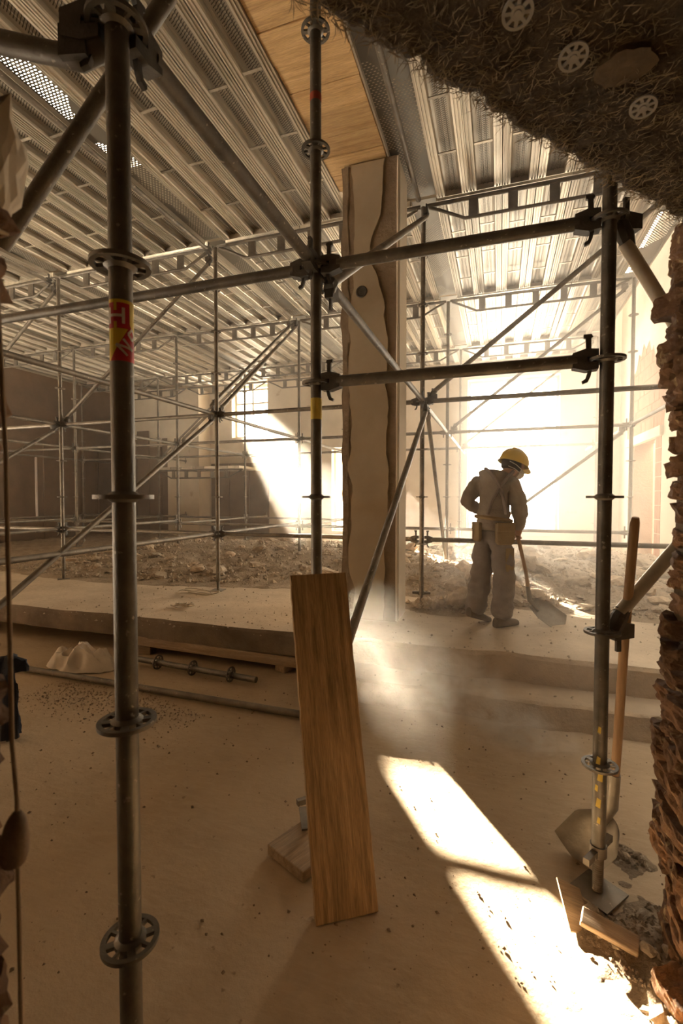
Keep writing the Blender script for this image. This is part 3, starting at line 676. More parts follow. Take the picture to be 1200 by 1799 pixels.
# ------------------------------------------------------------------ leaning plank and things on the near floor
def slab_from_corners(name, bl, br, tl, tr, th, m, label, cat):
    """a board through four face corners, thickened away from the face; its own frame: z along its length"""
    bl, br, tl, tr = map(Vector, (bl, br, tl, tr)); x = (br - bl + tr - tl).normalized(); z = ((tl + tr) - (bl + br)).normalized()
    y = z.cross(x).normalized(); x = y.cross(z); o0 = (bl + br) / 2
    mt = Matrix(((x.x, y.x, z.x, o0.x), (x.y, y.y, z.y, o0.y), (x.z, y.z, z.z, o0.z), (0, 0, 0, 1))); inv = mt.inverted()
    f = [inv @ p for p in (bl, br, tr, tl)]; b = MB()
    NX, NZ = 10, 40; vs = []
    for k in range(NZ + 1):
        for i in range(NX + 1):
            t, s = k / NZ, i / NX; p = f[0].lerp(f[1], s).lerp(f[3].lerp(f[2], s), t)
            e = .0025 * fbm((i * .3, k * .25, 1), 2); vs.append((p.x + (e if i in (0, NX) else 0), .0012 * fbm((i, k * .2, 4), .7), p.z))
    n = len(vs); vs += [(p[0], th, p[2]) for p in vs]; W_ = NX + 1
    fs = [(k * W_ + i, k * W_ + i + 1, (k + 1) * W_ + i + 1, (k + 1) * W_ + i) for k in range(NZ) for i in range(NX)]
    fs += [tuple(n + q for q in g[::-1]) for g in fs[:NX * NZ]]
    rim = list(range(NX)) ; edge = [(i, i + 1) for i in range(NX)] + [(NX + k * W_, NX + (k + 1) * W_) for k in range(NZ)] + [(NZ * W_ + i + 1, NZ * W_ + i) for i in range(NX)] + [((k + 1) * W_, k * W_) for k in range(NZ)]
    fs += [(a, n + a, n + c, c) for a, c in edge]
    b.add(vs, fs); o = b.build(name, m, None, True); o.matrix_world = mt; return tag(o, label, cat)
slab_from_corners('leaning_plank', (-.586, 1.483, .004), (-.405, 1.621, .004), (-.829, 1.80, 1.169), (-.616, 1.903, 1.181), .042, 'plank_wood', 'wide weathered brown plank leaning against the centre scaffold post', 'plank')
o = MB().box((-.20, -.11, 0), (.20, .11, .045)).build('sole_board', 'grey_wood'); bevel(o, .004); o.location = (-.725, 1.87, .004); o.rotation_euler = (0, 0, R(66)); tag(o, 'pale sole board under the centre post behind the leaning plank', 'board')
o = MB().box((-.085, -.03, 0), (.085, .03, .022)).build('sole_board', 'grey_wood'); bevel(o, .004); o.location = (.46, 1.88, .002); o.rotation_euler = (0, 0, R(18))
o.location = (.36, 1.735, .045); o.rotation_euler = (R(14), R(8), R(-14)); tag(o, 'broken pale board end in the dirt below the threaded jack', 'board')
b = MB(); b.prism([(.0, .0), (.075, .02), (.05, .15), (-.03, .16)], 0, .008); o = b.build('board_splinter', 'grey_wood'); o.location = (.243, 1.74, .008); o.rotation_euler = (R(24), R(14), R(6)); tag(o, 'torn sheet tilted against the rubble, its edge in full sun', 'board')

# tubes lying on the floor in front of the slab
t = thing('floor_tube', 'long scaffold tube lying on the floor before the slab', 'scaffold tube', (-4.25, 2.945, .03))
MB().tube((0, 0, 0), (3.22, -.05, 0), .0245, 16).build('tube', 'tube_steel', t, True)
t = thing('floor_post', 'short scaffold post with rosettes lying under the slab edge', 'scaffold post', (-3.05, 3.36, .065))
MB().tube((0, 0, 0), (1.24, -.075, -.01), .0245, 16).build('tube', 'dark_steel', t, True)
for x in (.25, .62, 1.0):
    o = link('rosette', ROS, t); o.location = (x, -.06 * x, 0); o.rotation_euler = (0, R(90), -.06)
o = MB().box((-.95, -.05, 0), (.95, .05, .085)).build('timber_beam', 'grey_wood'); bevel(o, .005); o.location = (-2.45, 3.66, .072); o.rotation_euler = (0, R(.6), R(-1)); tag(o, 'long timber beam lying under the overhanging slab edge', 'beam')
for x, k in ((-3.2, 0), (-1.75, 1)):
    o = MB().box((-.06, -.06, 0), (.06, .06, .075)).build('support_block', 'grey_wood'); bevel(o, .006); o.location = (x, 3.68, 0); o.rotation_euler = (0, 0, .2 + k); tag(o, '%s wooden block under the timber beam before the slab' % ('left', 'right')[k], 'block')
# crumpled plastic sack: a folded sheet thrown down
b = MB(); NA, NR = 72, 26; vs = [(0, 0, .15)]
for k in range(1, NR + 1):
    t = k / NR
    for a in range(NA):
        an = 2 * math.pi * a / NA; rr = (1 + .22 * fbm((math.cos(an), math.sin(an), 3), 1.6, 2)) * t; x, y = rr * math.cos(an) * .36, rr * math.sin(an) * .17
        rid = 1 - abs(noise.noise(Vector((x * 5 + 2, y * 7, 1)))) * 2.1; rid2 = 1 - abs(noise.noise(Vector((x * 10, y * 13 + 4, 2)))) * 2
        vs.append((x, y, max(.003, (1 - t ** 2.6) * (.055 + .12 * rid + .05 * rid2) + .012 * rid2 * t)))
b.add(vs, [(0, 1 + a, 1 + (a + 1) % NA) for a in range(NA)] + [(1 + (k - 1) * NA + a, 1 + (k - 1) * NA + (a + 1) % NA, 1 + k * NA + (a + 1) % NA, 1 + k * NA + a) for k in range(1, NR) for a in range(NA)])
o = b.build('plastic_sack', 'plastic_sheet', None, True); o.location = (-3.50, 3.19, .002); o.rotation_euler = (0, 0, .1); tag(o, 'crumpled white plastic sack lying by the slab edge', 'sack')
# navy garment over a stub
t = thing('draped_garment', 'dark navy garment hanging over a short stand at the left edge', 'garment', (-2.85, 2.06, 0), R(18.5))
MB().tube((0, 0, 0), (0, 0, .50), .012, 10).build('stand', 'dark_steel', t, True)
b = MB(); NA, NH = 36, 22; vs = []
for k in range(NH + 1):
    z = .53 - .50 * k / NH; prof = .10 if k < 5 else .04 + .012 * (k - 5) / NH * 3
    if k == 0: prof = .03
    if k in (1, 2): prof = .085
    for a in range(NA):
        an = 2 * math.pi * a / NA; rr = prof * (1 + .28 * math.sin(5 * an + k * .15) + .2 * fbm((math.cos(an), math.sin(an), k * .12), 2))
        vs.append((rr * math.cos(an), rr * math.sin(an) * .7, z + .02 * fbm((an, k, 2), .8)))
b.add(vs, [(k * NA + a, k * NA + (a + 1) % NA, (k + 1) * NA + (a + 1) % NA, (k + 1) * NA + a) for k in range(NH) for a in range(NA)] + [tuple(range(NA))]); b.build('cloth', 'navy_cloth', t, True)
# cord with a wooden toggle hanging at the left jamb
t = thing('hanging_cord', 'thin tan cord with a wooden toggle hanging at the left edge', 'cord', (-.547, .397, .7))
pts = [(-.004, 0, 1.05), (-.001, 0, .98), (.003, .001, .85), (.003, .001, .65), (.004, 0, .51), (.0075, .002, .44), (.007, .002, .40)]
MB().path(pts, .0026, 8).build('cord', 'cord', t, True); MB().path([(.006, .002, .385), (.0065, .002, .3), (.006, .002, .16), (.006, .002, -.1), (.006, .003, -.695)], .0026, 8).build('cord', 'cord', t, True)
b = MB(); b.lathe([(.004, -.032), (.013, -.03), (.0155, -.02), (.015, 0), (.012, .018), (.009, .026), (.004, .034)], 14, Matrix.Translation((.003, .002, .393)) @ Matrix.Rotation(.12, 4, 'Y')); b.build('toggle', 'cork', t, True)
# wire coils on the slab
for k, (x, y, r) in enumerate([(-3.14, 4.085, .10), (-3.42, 4.72, .22)]):
    b = MB()
    for q in range(4 if k == 0 else 3):
        ph = rnd.random() * 6; rr = r * rnd.uniform(.7, 1.05)
        b.path([(rr * math.cos(a + ph) * (1.2 if k == 0 else 1.3) + .02 * q, rr * .5 * math.sin(a + ph) + .012 * q, .012 + .006 * q + .01 * math.sin(3 * a + q)) for a in [2 * math.pi * s_ / 22 for s_ in range(21 if k == 0 else 16)]], .006, 6)
    o = b.build('wire_coil', 'wire', None, True); o.location = (x, y, .358); tag(o, ('small flat coil of pale wire on the bare slab', 'loose loops of pale wire around the foot of a hall post')[k], 'wire coil')

# ------------------------------------------------------------------ shovels
def blade_mb(L=.33, W=.25, dish=.035):
    """dished shovel blade: x across, y along (0 socket .. L tip)"""
    b = MB(); NX, NY = 14, 16; vs = []
    for s in (0, 1):
        for j in range(NY + 1):
            t = j / NY; w = W / 2 * (min(1, .55 + 1.6 * t) if t < .3 else 1.0) * (1 - .0 * t)
            yt = L * t
            for i in range(NX + 1):
                a = -1 + 2 * i / NX; x = a * w; z = dish * (abs(a) ** 2.6) - .02 * (1 - t) ** 2 * (1 - a * a) + .012 * (1 - t)
                y = yt - (.035 * (abs(a) ** 2.2) if t > .8 else 0) * ((t - .8) / .2 if t > .8 else 0)
                vs.append((x, y, z - .0025 * s))
    n = (NX + 1) * (NY + 1); q = [(j * (NX + 1) + i, j * (NX + 1) + i + 1, (j + 1) * (NX + 1) + i + 1, (j + 1) * (NX + 1) + i) for j in range(NY) for i in range(NX)]
    b.add(vs, q + [tuple(n + k for k in g[::-1]) for g in q]); return b
def orient(o, origin, y_dir, z_hint):
    y = Vector(y_dir).normalized(); x = y.cross(Vector(z_hint)).normalized(); z = x.cross(y)
    o.matrix_local = Matrix(((x.x, y.x, z.x, origin[0]), (x.y, y.y, z.y, origin[1]), (x.z, y.z, z.z, origin[2]), (0, 0, 0, 1)))
def shovel(label, pts, radii, blade_o, blade_dir, blade_up, loc, rz, W=.25, L=.33):
    t = thing('shovel', label, 'shovel', loc, rz)
    MB().path(pts, radii, 14).build('handle', 'handle_wood', t, True)
    bl = blade_mb(L, W).build('blade', 'shovel_steel', t, True); orient(bl, blade_o, blade_dir, blade_up)
    e = Vector(pts[-1]); p2 = Vector(pts[-2]); d = (e - p2).normalized()
    MB().path([e - d * .14, e, Vector(blade_o) + Vector(blade_dir).normalized() * .08], [.021, .022, .012], 12).build('socket', 'shovel_steel', t, True)
    return t
# leaning by the right post
shovel('wooden handled shovel standing upright beside the right tower post', [(.472, 1.975, 1.425), (.470, 1.98, 1.40), (.455, 2.03, .95), (.446, 2.06, .55), (.437, 2.085, .27)], [.012, .0165, .0165, .0165, .0175],
       (.436, 2.09, .22), (-.17, .05, -.27), (-.5, -1, .25), (0, 0, 0), 0, .19, .26)

# ------------------------------------------------------------------ worker
WK = thing('person', 'worker in yellow helmet, dust mask and grey overalls bending over a shovel', 'person', (-.051, 4.422, .352), R(18.5))
def skin_mesh(name, verts, edges, radii, root, mats, sub=2):
    me = bpy.data.meshes.new(name); me.from_pydata(verts, edges, []); o = bpy.data.objects.new(name, me); COL.objects.link(o)
    m = o.modifiers.new('skin', 'SKIN'); m.use_smooth_shade = True; m.branch_smoothing = .6
    for k, v in enumerate(me.skin_vertices[0].data):
        r = radii[k]; v.radius = r if isinstance(r, tuple) else (r, r); v.use_root = (k == root)
    s = o.modifiers.new('sub', 'SUBSURF'); s.levels = sub; s.render_levels = sub
    dg = bpy.context.evaluated_depsgraph_get(); dg.update(); me2 = bpy.data.meshes.new_from_object(o.evaluated_get(dg), depsgraph=dg)
    bpy.data.objects.remove(o); bpy.data.meshes.remove(me); me2.name = name; me2.materials.clear(); me2.materials.append(MATS[mats])
    me2.polygons.foreach_set('use_smooth', [True] * len(me2.polygons)); return me2
RS = Vector((.65, -.76, 0)); FD = Vector((.76, .65, 0))                # his right hand side, the way he faces
J = dict(pel=(.0, 0, .82), waist=(-.005, -.005, .98), chest=(.0, .015, 1.17), upper=(.035, .04, 1.28), neck=(.115, .08, 1.345), jaw=(.19, .12, 1.375), head=(.228, .145, 1.435), crown=(.23, .14, 1.51),
         rs=(.135, -.085, 1.265), re=(.20, -.105, 1.03), rw=(.228, -.005, .85), rh=(.226, .02, .80),
         ls=(-.075, .165, 1.295), le=(-.215, .15, 1.10), lw=(-.02, .30, 1.02), lh=(.07, .285, 1.03),
         rhip=(.06, -.06, .80), rk=(.085, -.05, .45), ra=(.065, -.07, .09), lhip=(-.055, .07, .80), lk=(-.075, .075, .46), la=(-.155, .03, .115))
def chain_mesh(name, names, edges, rad, root, m, sub=2):
    return skin_mesh(name, [J[n] for n in names], [(names.index(a), names.index(b_)) for a, b_ in edges], [rad[n] for n in names], names.index(root), m, sub)
bn = list(J); be = [('pel', 'waist'), ('waist', 'chest'), ('chest', 'upper'), ('upper', 'neck'), ('neck', 'jaw'), ('jaw', 'head'), ('head', 'crown'), ('upper', 'rs'), ('rs', 're'), ('re', 'rw'), ('rw', 'rh'), ('upper', 'ls'), ('ls', 'le'), ('le', 'lw'), ('lw', 'lh'),
                    ('pel', 'rhip'), ('rhip', 'rk'), ('rk', 'ra'), ('pel', 'lhip'), ('lhip', 'lk'), ('lk', 'la')]
br = dict(pel=.11, waist=.105, chest=.12, upper=.09, neck=.052, jaw=.066, head=.088, crown=.06, rs=.055, re=.04, rw=.03, rh=.033, ls=.055, le=.04, lw=.03, lh=.033, rhip=.08, rk=.055, ra=.04, lhip=.08, lk=.055, la=.04)
body = chain_mesh('body', bn, be, br, 'pel', 'skin')
# fingers, nose and ears joined into the same body mesh
extra = MB()
def hand(h, axis, palm_n):
    h, axis, pn = Vector(h), Vector(axis).normalized(), Vector(palm_n).normalized(); side = axis.cross(pn).normalized()
    for k, L in enumerate((.85, 1.0, .95, .78)):
        o0 = h + axis * (.03 - .020 * k) - side * .016
        pts = [o0, o0 + pn * .03 * L - side * .002, o0 + pn * .048 * L + side * .022, o0 + pn * .03 * L + side * .044, o0 + pn * .008 + side * .046]
        extra.path(pts, [.0095, .009, .0085, .008, .006], 8)
    o0 = h + axis * .035 - side * .01; extra.path([o0, o0 + axis * .02 + pn * .012 + side * .008, o0 + axis * .016 + pn * .03 + side * .028, o0 + axis * .004 + pn * .036 + side * .04], [.0115, .0105, .0095, .007], 8)
hd_ = Vector((.42, .03, -.86)).normalized()
hand((.224, .012, .80), -hd_, (.3, .95, .1)); hand((.075, .27, 1.04), -hd_, (.6, -.75, .2))
fc_ = Vector(J['head']); fd = Vector((.90, .26, -.36)).normalized()
extra.path([fc_ + fd * .075 + Vector((0, 0, .012)), fc_ + fd * .100 + Vector((0, 0, -.022)), fc_ + fd * .078 + Vector((0, 0, -.034))], [.010, .014, .010], 8)
for s in (1, -1):
    ec = fc_ + RS * s * .078 - fd * .004 + Vector((0, 0, -.012)); extra.path([ec + Vector((0, 0, .028)), ec + RS * s * .012 + Vector((0, 0, .012)), ec + RS * s * .013 - Vector((0, 0, .012)), ec - Vector((0, 0, .03))], [.007, .013, .012, .006], 8)
    ey = fc_ + fd * .076 + RS * s * .032 + Vector((0, 0, .012)); extra.path([ey - RS * s * .014, ey, ey + RS * s * .014], [.004, .009, .004], 6)
bm = bmesh.new(); bm.from_mesh(body); em = extra.mesh('fingers', 'skin', True); bm.from_mesh(em); bm.to_mesh(body); bm.free()
body.polygons.foreach_set('use_smooth', [True] * len(body.polygons)); link('body', body, WK)
def wrinkle(me, amp, sc, seed):
    for v in me.vertices:
        n_ = fbm(v.co * 1.0 + Vector((seed, 0, 0)) + Vector((0, 0, v.co.z * .8)), sc, 3); v.co += v.normal * amp * n_
    me.update()
sr = dict(pel=.160, waist=.160, chest=.176, upper=.136, rs=.094, re=.070, rw=.050, ls=.100, le=.070, lw=.050, neck=.088)
sn = ['pel', 'waist', 'chest', 'upper', 'neck', 'rs', 're', 'rw', 'ls', 'le', 'lw']
se = [e for e in be if e[0] in sn and e[1] in sn]
shirt = chain_mesh('shirt', sn, se, sr, 'chest', 'work_grey', 3); wrinkle(shirt, .012, 9, 2); link('shirt', shirt, WK)
J['rhem'] = (.063, -.072, .055); J['lhem'] = (-.165, .025, .075)
tr_ = dict(pel=.172, waist=.160, rhip=.122, rk=.099, rhem=.098, lhip=.122, lk=.099, lhem=.095)
trouser = chain_mesh('trousers', ['pel', 'waist', 'rhip', 'rk', 'rhem', 'lhip', 'lk', 'lhem'], [('waist', 'pel'), ('pel', 'rhip'), ('rhip', 'rk'), ('rk', 'rhem'), ('pel', 'lhip'), ('lhip', 'lk'), ('lk', 'lhem')], tr_, 'pel', 'work_trouser', 3); wrinkle(trouser, .016, 8, 7); link('trousers', trouser, WK)
def boot(a, toe_dir, tilt):
    a = Vector(a); d = Vector(toe_dir).normalized(); s = Vector((d.y, -d.x, 0)); up = Vector((0, 0, 1)); b = MB(); vs = []
    secs = [(-.075, .034, .085), (-.05, .042, .095), (0, .044, .10), (.05, .045, .082), (.10, .05, .066), (.15, .048, .056), (.185, .036, .045), (.20, .012, .03)]
    for (l, w, h) in secs:
        lift = tilt * max(0, .16 - l)
        for q in range(12):
            an = 2 * math.pi * q / 12; c, s_ = math.cos(an), math.sin(an)
            z = h / 2 + h / 2 * (s_ if s_ > 0 else max(s_ * 1.6, -1)); vs.append(a + d * l + s * (w * c * (1 if s_ < 0 else .9)) + up * (z + lift))
    b.add(vs, [(k * 12 + q, k * 12 + (q + 1) % 12, (k + 1) * 12 + (q + 1) % 12, (k + 1) * 12 + q) for k in range(7) for q in range(12)] + [tuple(range(12)), tuple(range(84, 96))]); return b.build('boot', 'boot', WK, True)
boot((.06, -.06, 0), (.9, .45, 0), 0); boot((-.15, .03, 0), (.85, .5, 0), .32)
# overall straps, belt and pouches
b = MB()
for pts in ([(-.07, .02, 1.40), (-.055, -.09, 1.36), (.0, -.145, 1.25), (.03, -.172, 1.13), (.06, -.160, 1.00)], [(.15, -.06, 1.37), (.10, -.125, 1.34), (.02, -.150, 1.25), (-.06, -.145, 1.12), (-.09, -.125, 1.00)]): b.path(pts, [.016] * 5, 6)
b.build('strap', 'work_trouser', WK, True)
b = MB(); b.path([(.150 * math.cos(a) * 1.0, .150 * math.sin(a), .955 - .02 * math.cos(a)) for a in [2 * math.pi * k / 32 for k in range(33)]], .019, 6, False); b.build('belt', 'canvas_tan', WK, True)
def pouch(c, n, w, h, d):
    c, n = Vector(c), Vector(n).normalized(); x = Vector((-n.y, n.x, 0)); mt = Matrix(((x.x, n.x, 0, c.x), (x.y, n.y, 0, c.y), (0, 0, 1, c.z), (0, 0, 0, 1)))
    b = MB(); pr = [(-w / 2, h / 2), (-w / 2, -h * .35), (-w * .36, -h / 2), (w * .36, -h / 2), (w / 2, -h * .35), (w / 2, h / 2)]; b.prism(pr, 0, d, 1, mt); b.box((-w * .52, d * .7, h * .1), (w * .52, d * 1.15, h * .52), mt)
    o = b.build('tool_pouch', 'canvas_tan', WK); return bevel(o, .01)
pouch((.045, -.138, .83), (.2, -1, 0), .17, .19, .045); pouch((-.138, -.02, .84), (-1, -.2, 0), .13, .17, .03)
pouch((.10, -.135, .60), (.45, -1, 0), .09, .20, .006)
# hair, helmet, mask
up_ = Vector((.30, .10, .94)).normalized(); side_ = fd.cross(up_).normalized(); up_ = side_.cross(fd).normalized()
HM = Matrix(((fd.x, -side_.x, up_.x, .226), (fd.y, -side_.y, up_.y, .138), (fd.z, -side_.z, up_.z, 1.442), (0, 0, 0, 1)))
b = MB(); b.lathe([(.0, .085), (.06, .07), (.092, .03), (.096, -.02), (.088, -.055), (.06, -.075)], 24, HM @ Matrix.Translation((-.020, 0, .004)) @ Matrix.Diagonal((1, .92, 1, 1))); b.build('hair', 'hair', WK, True)
b = MB(); prof = []
for k in range(11):
    a = math.pi / 2 * k / 10; prof.append((.128 * math.sin(a) + .0001, .125 * math.cos(a)))
prof += [(.130, -.012), (.140, -.020), (.139, -.024), (.126, -.018), (.118, .0)]
mh = HM @ Matrix.Translation((-.005, 0, .022)) @ Matrix.Diagonal((1.08, .94, 1, 1)); b.lathe(prof, 36, mh); hel = b.build('helmet', 'helmet_yellow', WK, True)
b = MB(); b.prism([(.09, -.105), (.13, -.085), (.165, -.045), (.178, 0), (.165, .045), (.13, .085), (.09, .105)], -.026, -.018, 2, mh @ Matrix.Rotation(R(6), 4, 'Y')); b.build('helmet_brim', 'helmet_yellow', hel, True)
b = MB()
for y in (-.022, 0, .022): b.path([(.126 * math.cos(a), y, .127 * math.sin(a)) for a in [R(15) + R(150) * k / 16 for k in range(17)]], .006, 6)
b.v = [tuple(mh @ Vector(p)) for p in b.v]; b.build('helmet_rib', 'helmet_yellow', hel, True)
b = MB(); b.lathe([(.001, .062), (.022, .058), (.04, .042), (.054, .015), (.058, -.01), (.056, -.02)], 20, HM @ Matrix.Translation((.068, 0, -.058)) @ Matrix.Rotation(R(90), 4, 'Y') @ Matrix.Diagonal((1, .95, 1, 1))); msk = b.build('dust_mask', 'mask_white', WK, True)
b = MB()
for z0, z1 in ((-.04, -.005), (-.075, -.05)):
    for s in (1, -1): b.path([(.07, s * .055, -.055 + (z0 + .055) * .3), (.03, s * .092, z0), (-.04, s * .098, (z0 + z1) / 2), (-.09, s * .06, z1)], .0035, 6)
b.v = [tuple(HM @ Vector(p)) for p in b.v]; b.build('mask_strap', 'mask_white', msk, True)
# his shovel
_b = (.385, .105, .150); _d = Vector((.235, -.115, -.165))
_q = WK.matrix_basis if False else None
shovel('long wooden handled shovel held by the worker, blade on the slab', [(.06, .25, 1.08), (.12, .17, .99), (.235, .04, .79), (.315, .055, .48), (.372, .095, .20)], [.014, .0165, .0165, .0165, .0175], _b, _d, (.1, -.75, 1), (-.051, 4.422, .352), R(18.5))

# ------------------------------------------------------------------ broken insulated lintel overhead
EDGE = [(-1.15, -.2), (-.62, .42), (-.339, .768), (-.315, .812), (-.265, .858), (-.214, .914), (-.16, .954), (-.135, 1.014), (-.097, 1.044), (-.058, 1.072), (-.03, 1.125), (.019, 1.184), (.078, 1.25), (.135, 1.313), (.222, 1.414), (.328, 1.535), (.423, 1.636), (.532, 1.755), (.66, 1.87), (1.0, 2.0)]
seg = []
for a, c in zip(EDGE[:-1], EDGE[1:]):
    n = max(2, int(math.dist(a, c) / .007)); seg += [(a[0] + (c[0] - a[0]) * k / n, a[1] + (c[1] - a[1]) * k / n) for k in range(n)]
BK = Vector((.75, -.66)); ROWT = [0, .006, .014, .026, .045, .07, .1, .14, .18, .23, .28, .34, .40, .47, .55, .65, .8, 1.0, 1.3, 1.7]
b = MB(); vs = []
for (x, y) in seg:
    jx = .014 * fbm((x * 1.0, y, 3), 14, 3) + .010 * fbm((x, y, 8), 60, 2)
    for k, t in enumerate([-.05, -.03, -.012] + ROWT):
        px, py = x + BK.x * (max(t, 0) + jx * max(0, 1 - max(t, 0) * 8)), y + BK.y * (max(t, 0) + jx * max(0, 1 - max(t, 0) * 8))
        z = 2.35 + .010 * fbm((px, py, 1), 9, 4) + .016 * math.exp(-max(t, 0) / .012)
        if t == -.012: z = 2.44
        if t == -.03: z = 2.62
        if t == -.05: z = 4.62; px, py = x + BK.x * .06, y + BK.y * .06
        vs.append((px, py, z))
K = len(ROWT) + 3; b.add(vs, [(i * K + j, (i + 1) * K + j, (i + 1) * K + j + 1, i * K + j + 1) for i in range(len(seg) - 1) for j in range(K - 1)])
lin = b.build('wall_lintel', 'insulation', None, True); tag(lin, kind='structure')
# loose fibres of the board
b = MB(); cand = []
def fibre(x, y, z, L, w, el):
    a = rnd.uniform(0, 2 * math.pi); d = Vector((math.cos(a) * math.cos(el), math.sin(a) * math.cos(el), -math.sin(el))); s = Vector((-math.sin(a), math.cos(a), 0)) * w
    p = Vector((x, y, z)); m_ = p + d * L * .5 + Vector((rnd.uniform(-1, 1), rnd.uniform(-1, 1), -.3)) * L * .14; e = p + d * L; dn = Vector((0, 0, -w))
    b.add([p + s, p - s, p + dn, m_ + s, m_ - s, m_ + dn * 1.4, e], [(0, 1, 4, 3), (1, 2, 5, 4), (2, 0, 3, 5), (3, 4, 6), (4, 5, 6), (5, 3, 6)])
while len(cand) < 5200:
    k = rnd.randrange(len(seg)); t = rnd.random() ** 1.3 * .75; x = seg[k][0] + BK.x * t; y = seg[k][1] + BK.y * t
    if in_view((x, y, 2.35), .1): cand.append((x, y)); fibre(x, y, 2.352 + .010 * fbm((x, y, 1), 9, 4), rnd.uniform(.012, .042), rnd.uniform(.0005, .0011), rnd.uniform(-.05, .35))
for k in range(900):
    q = seg[rnd.randrange(len(seg))]
    if in_view((q[0], q[1], 2.35), .1): fibre(q[0] + rnd.uniform(0, .012), q[1] - rnd.uniform(0, .012), 2.37 + rnd.uniform(-.015, .03), rnd.uniform(.01, .028), .0006, rnd.uniform(-.1, .5))
fo = b.build('fibre', 'fibre', lin); fo['kind'] = 'stuff'
b = MB(); n = 26; pts = [(.225 + .055 * math.cos(2 * math.pi * k / n) * (1 + .25 * fbm((math.cos(6.28 * k / n), math.sin(6.28 * k / n), 0), 2)), 1.085 + .04 * math.sin(2 * math.pi * k / n) * (1 + .3 * fbm((math.cos(6.28 * k / n), math.sin(6.28 * k / n), 4), 2))) for k in range(n)]
b.prism(pts, 2.3425, 2.36); b.build('mortar_patch', 'ochre_patch', lin)
# plastic anchor plates in the insulation
for k, (x, y) in enumerate([(.021, .894), (.124, 1.015), (.283, 1.19)]):
    mt = Matrix.Translation((x, y, 2.334)); t = thing('anchor_plate', ('round plastic anchor plate cut by the top edge of the picture', 'round plastic anchor plate in the insulation, middle of the three', 'round plastic anchor plate in the insulation nearest the right edge')[k], 'anchor plate', (x, y, 2.334), rnd.random(), 'insulation anchors')
    t.rotation_euler = (R(-8), R(10), rnd.random())
    b = MB(); b.lathe([(.021, -.0015), (.0265, -.0015), (.0265, .0015), (.021, .0015), (.021, -.0015)], 30); b.lathe([(.006, -.002), (.012, -.002), (.012, .0015), (.006, .0015), (.006, -.002)], 20)
    for q in range(8): b.box((.010, -.0032, -.0012), (.023, .0032, .0012), Matrix.Rotation(q * math.pi / 4, 4, 'Z'))
    b.build('disc', 'plastic_grey', t, True); MB().lathe([(.0, -.004), (.0065, -.004), (.0065, .03), (0, .03)], 12).build('pin', 'plastic_grey', t, True)

# ------------------------------------------------------------------ brick jambs
def rough_brick(seed, L=.2, D=.12, H=.062):
    bm = bmesh.new(); bmesh.ops.create_cube(bm, size=1); bmesh.ops.subdivide_edges(bm, edges=bm.edges[:], cuts=5, use_grid_fill=True)
    for v in bm.verts:
        p = v.co.copy(); cr = 1 - .10 * (abs(p.x) * 2) ** 6 * (abs(p.y) * 2) ** 6 - .06 * (abs(p.z) * 2) ** 8
        q = Vector((p.x * D, p.y * L, p.z * H)) * cr; n_ = fbm(p + Vector((seed * 3.3, 0, 0)), 3.0, 4); v.co = q + p.normalized() * .016 * n_
    me = bpy.data.meshes.new('brick'); bm.to_mesh(me); bm.free(); me.materials.append(MATS['brick']); return me
RB = [rough_brick(s) for s in range(6)]
b = MB(); NZ = 60; vs = []
for k in range(NZ + 1):
    z = 2.42 * k / NZ; e = .02 * fbm((z, 1, 1), 4)
    vs += [(1.5, 1.835 + e, z), (.60, 1.835 + e, z), (.545 + e * .6, 1.80 + e, z), (.537 + .02 * fbm((z, 2, 2), 5), 1.5, z), (.55, .9, z), (.55, -.4, z)]
b.add(vs, [(k * 6 + j, k * 6 + j + 1, (k + 1) * 6 + j + 1, (k + 1) * 6 + j) for k in range(NZ) for j in range(5)])
jr = b.build('wall_jamb_right', 'mortar', None, True); tag(jr, kind='structure')
z = .03; c = 0
while z < 2.36:
    y = 1.845 + rnd.uniform(-.03, .02) + .02 * math.sin(z * 4); first = True
    while y > 1.35:
        L = rnd.uniform(.10, .19); o = link('brick', RB[rnd.randrange(6)], jr); o.scale = (1, L / .2, rnd.uniform(.85, 1.15))
        o.location = (.575 + rnd.uniform(-.022, .014) + .012 * math.sin(z * 5 + 1), y - L / 2, z + .033 + rnd.uniform(-.006, .006)); o.rotation_euler = (rnd.uniform(-.1, .1), rnd.uniform(-.12, .12), rnd.uniform(-.25, .25))
        y -= L + rnd.uniform(.008, .02)
    z += .073; c += 1
b = MB(); vs = []
for k in range(NZ + 1):
    z = 2.42 * k / NZ; e = .012 * fbm((z, 5, 1), 5)
    vs += [(-1.3, .37 + e, z), (-.62, .36 + e, z), (-.578 + e, .33, z), (-.57 + .01 * fbm((z, 8, 2), 5), .25, z), (-.6, -.3, z)]
b.add(vs, [(k * 5 + j, k * 5 + j + 1, (k + 1) * 5 + j + 1, (k + 1) * 5 + j) for k in range(NZ) for j in range(4)])
jl = b.build('wall_jamb_left', 'mortar', None, True); tag(jl, kind='structure')
z = .55
while z < 2.36:
    out = 1 if 1.72 < z < 1.95 else (.45 if rnd.random() < .35 else 0)
    o = link('brick', RB[rnd.randrange(6)], jl); o.scale = (.8, .7, 1.0); o.location = (-.625 + .022 * out + rnd.uniform(-.012, 0), .352 + .012 * out, z + .035); o.rotation_euler = (rnd.uniform(-.15, .15), rnd.uniform(-.2, .2), rnd.uniform(-.3, .3)); z += .074
b = MB(); bm = bmesh.new(); bmesh.ops.create_icosphere(bm, subdivisions=3, radius=1)
for v in bm.verts:
    p = v.co.copy(); v.co = Vector((p.x * .028, p.y * .035, p.z * .075)) * (1 + .35 * fbm(p, 1.6, 3))
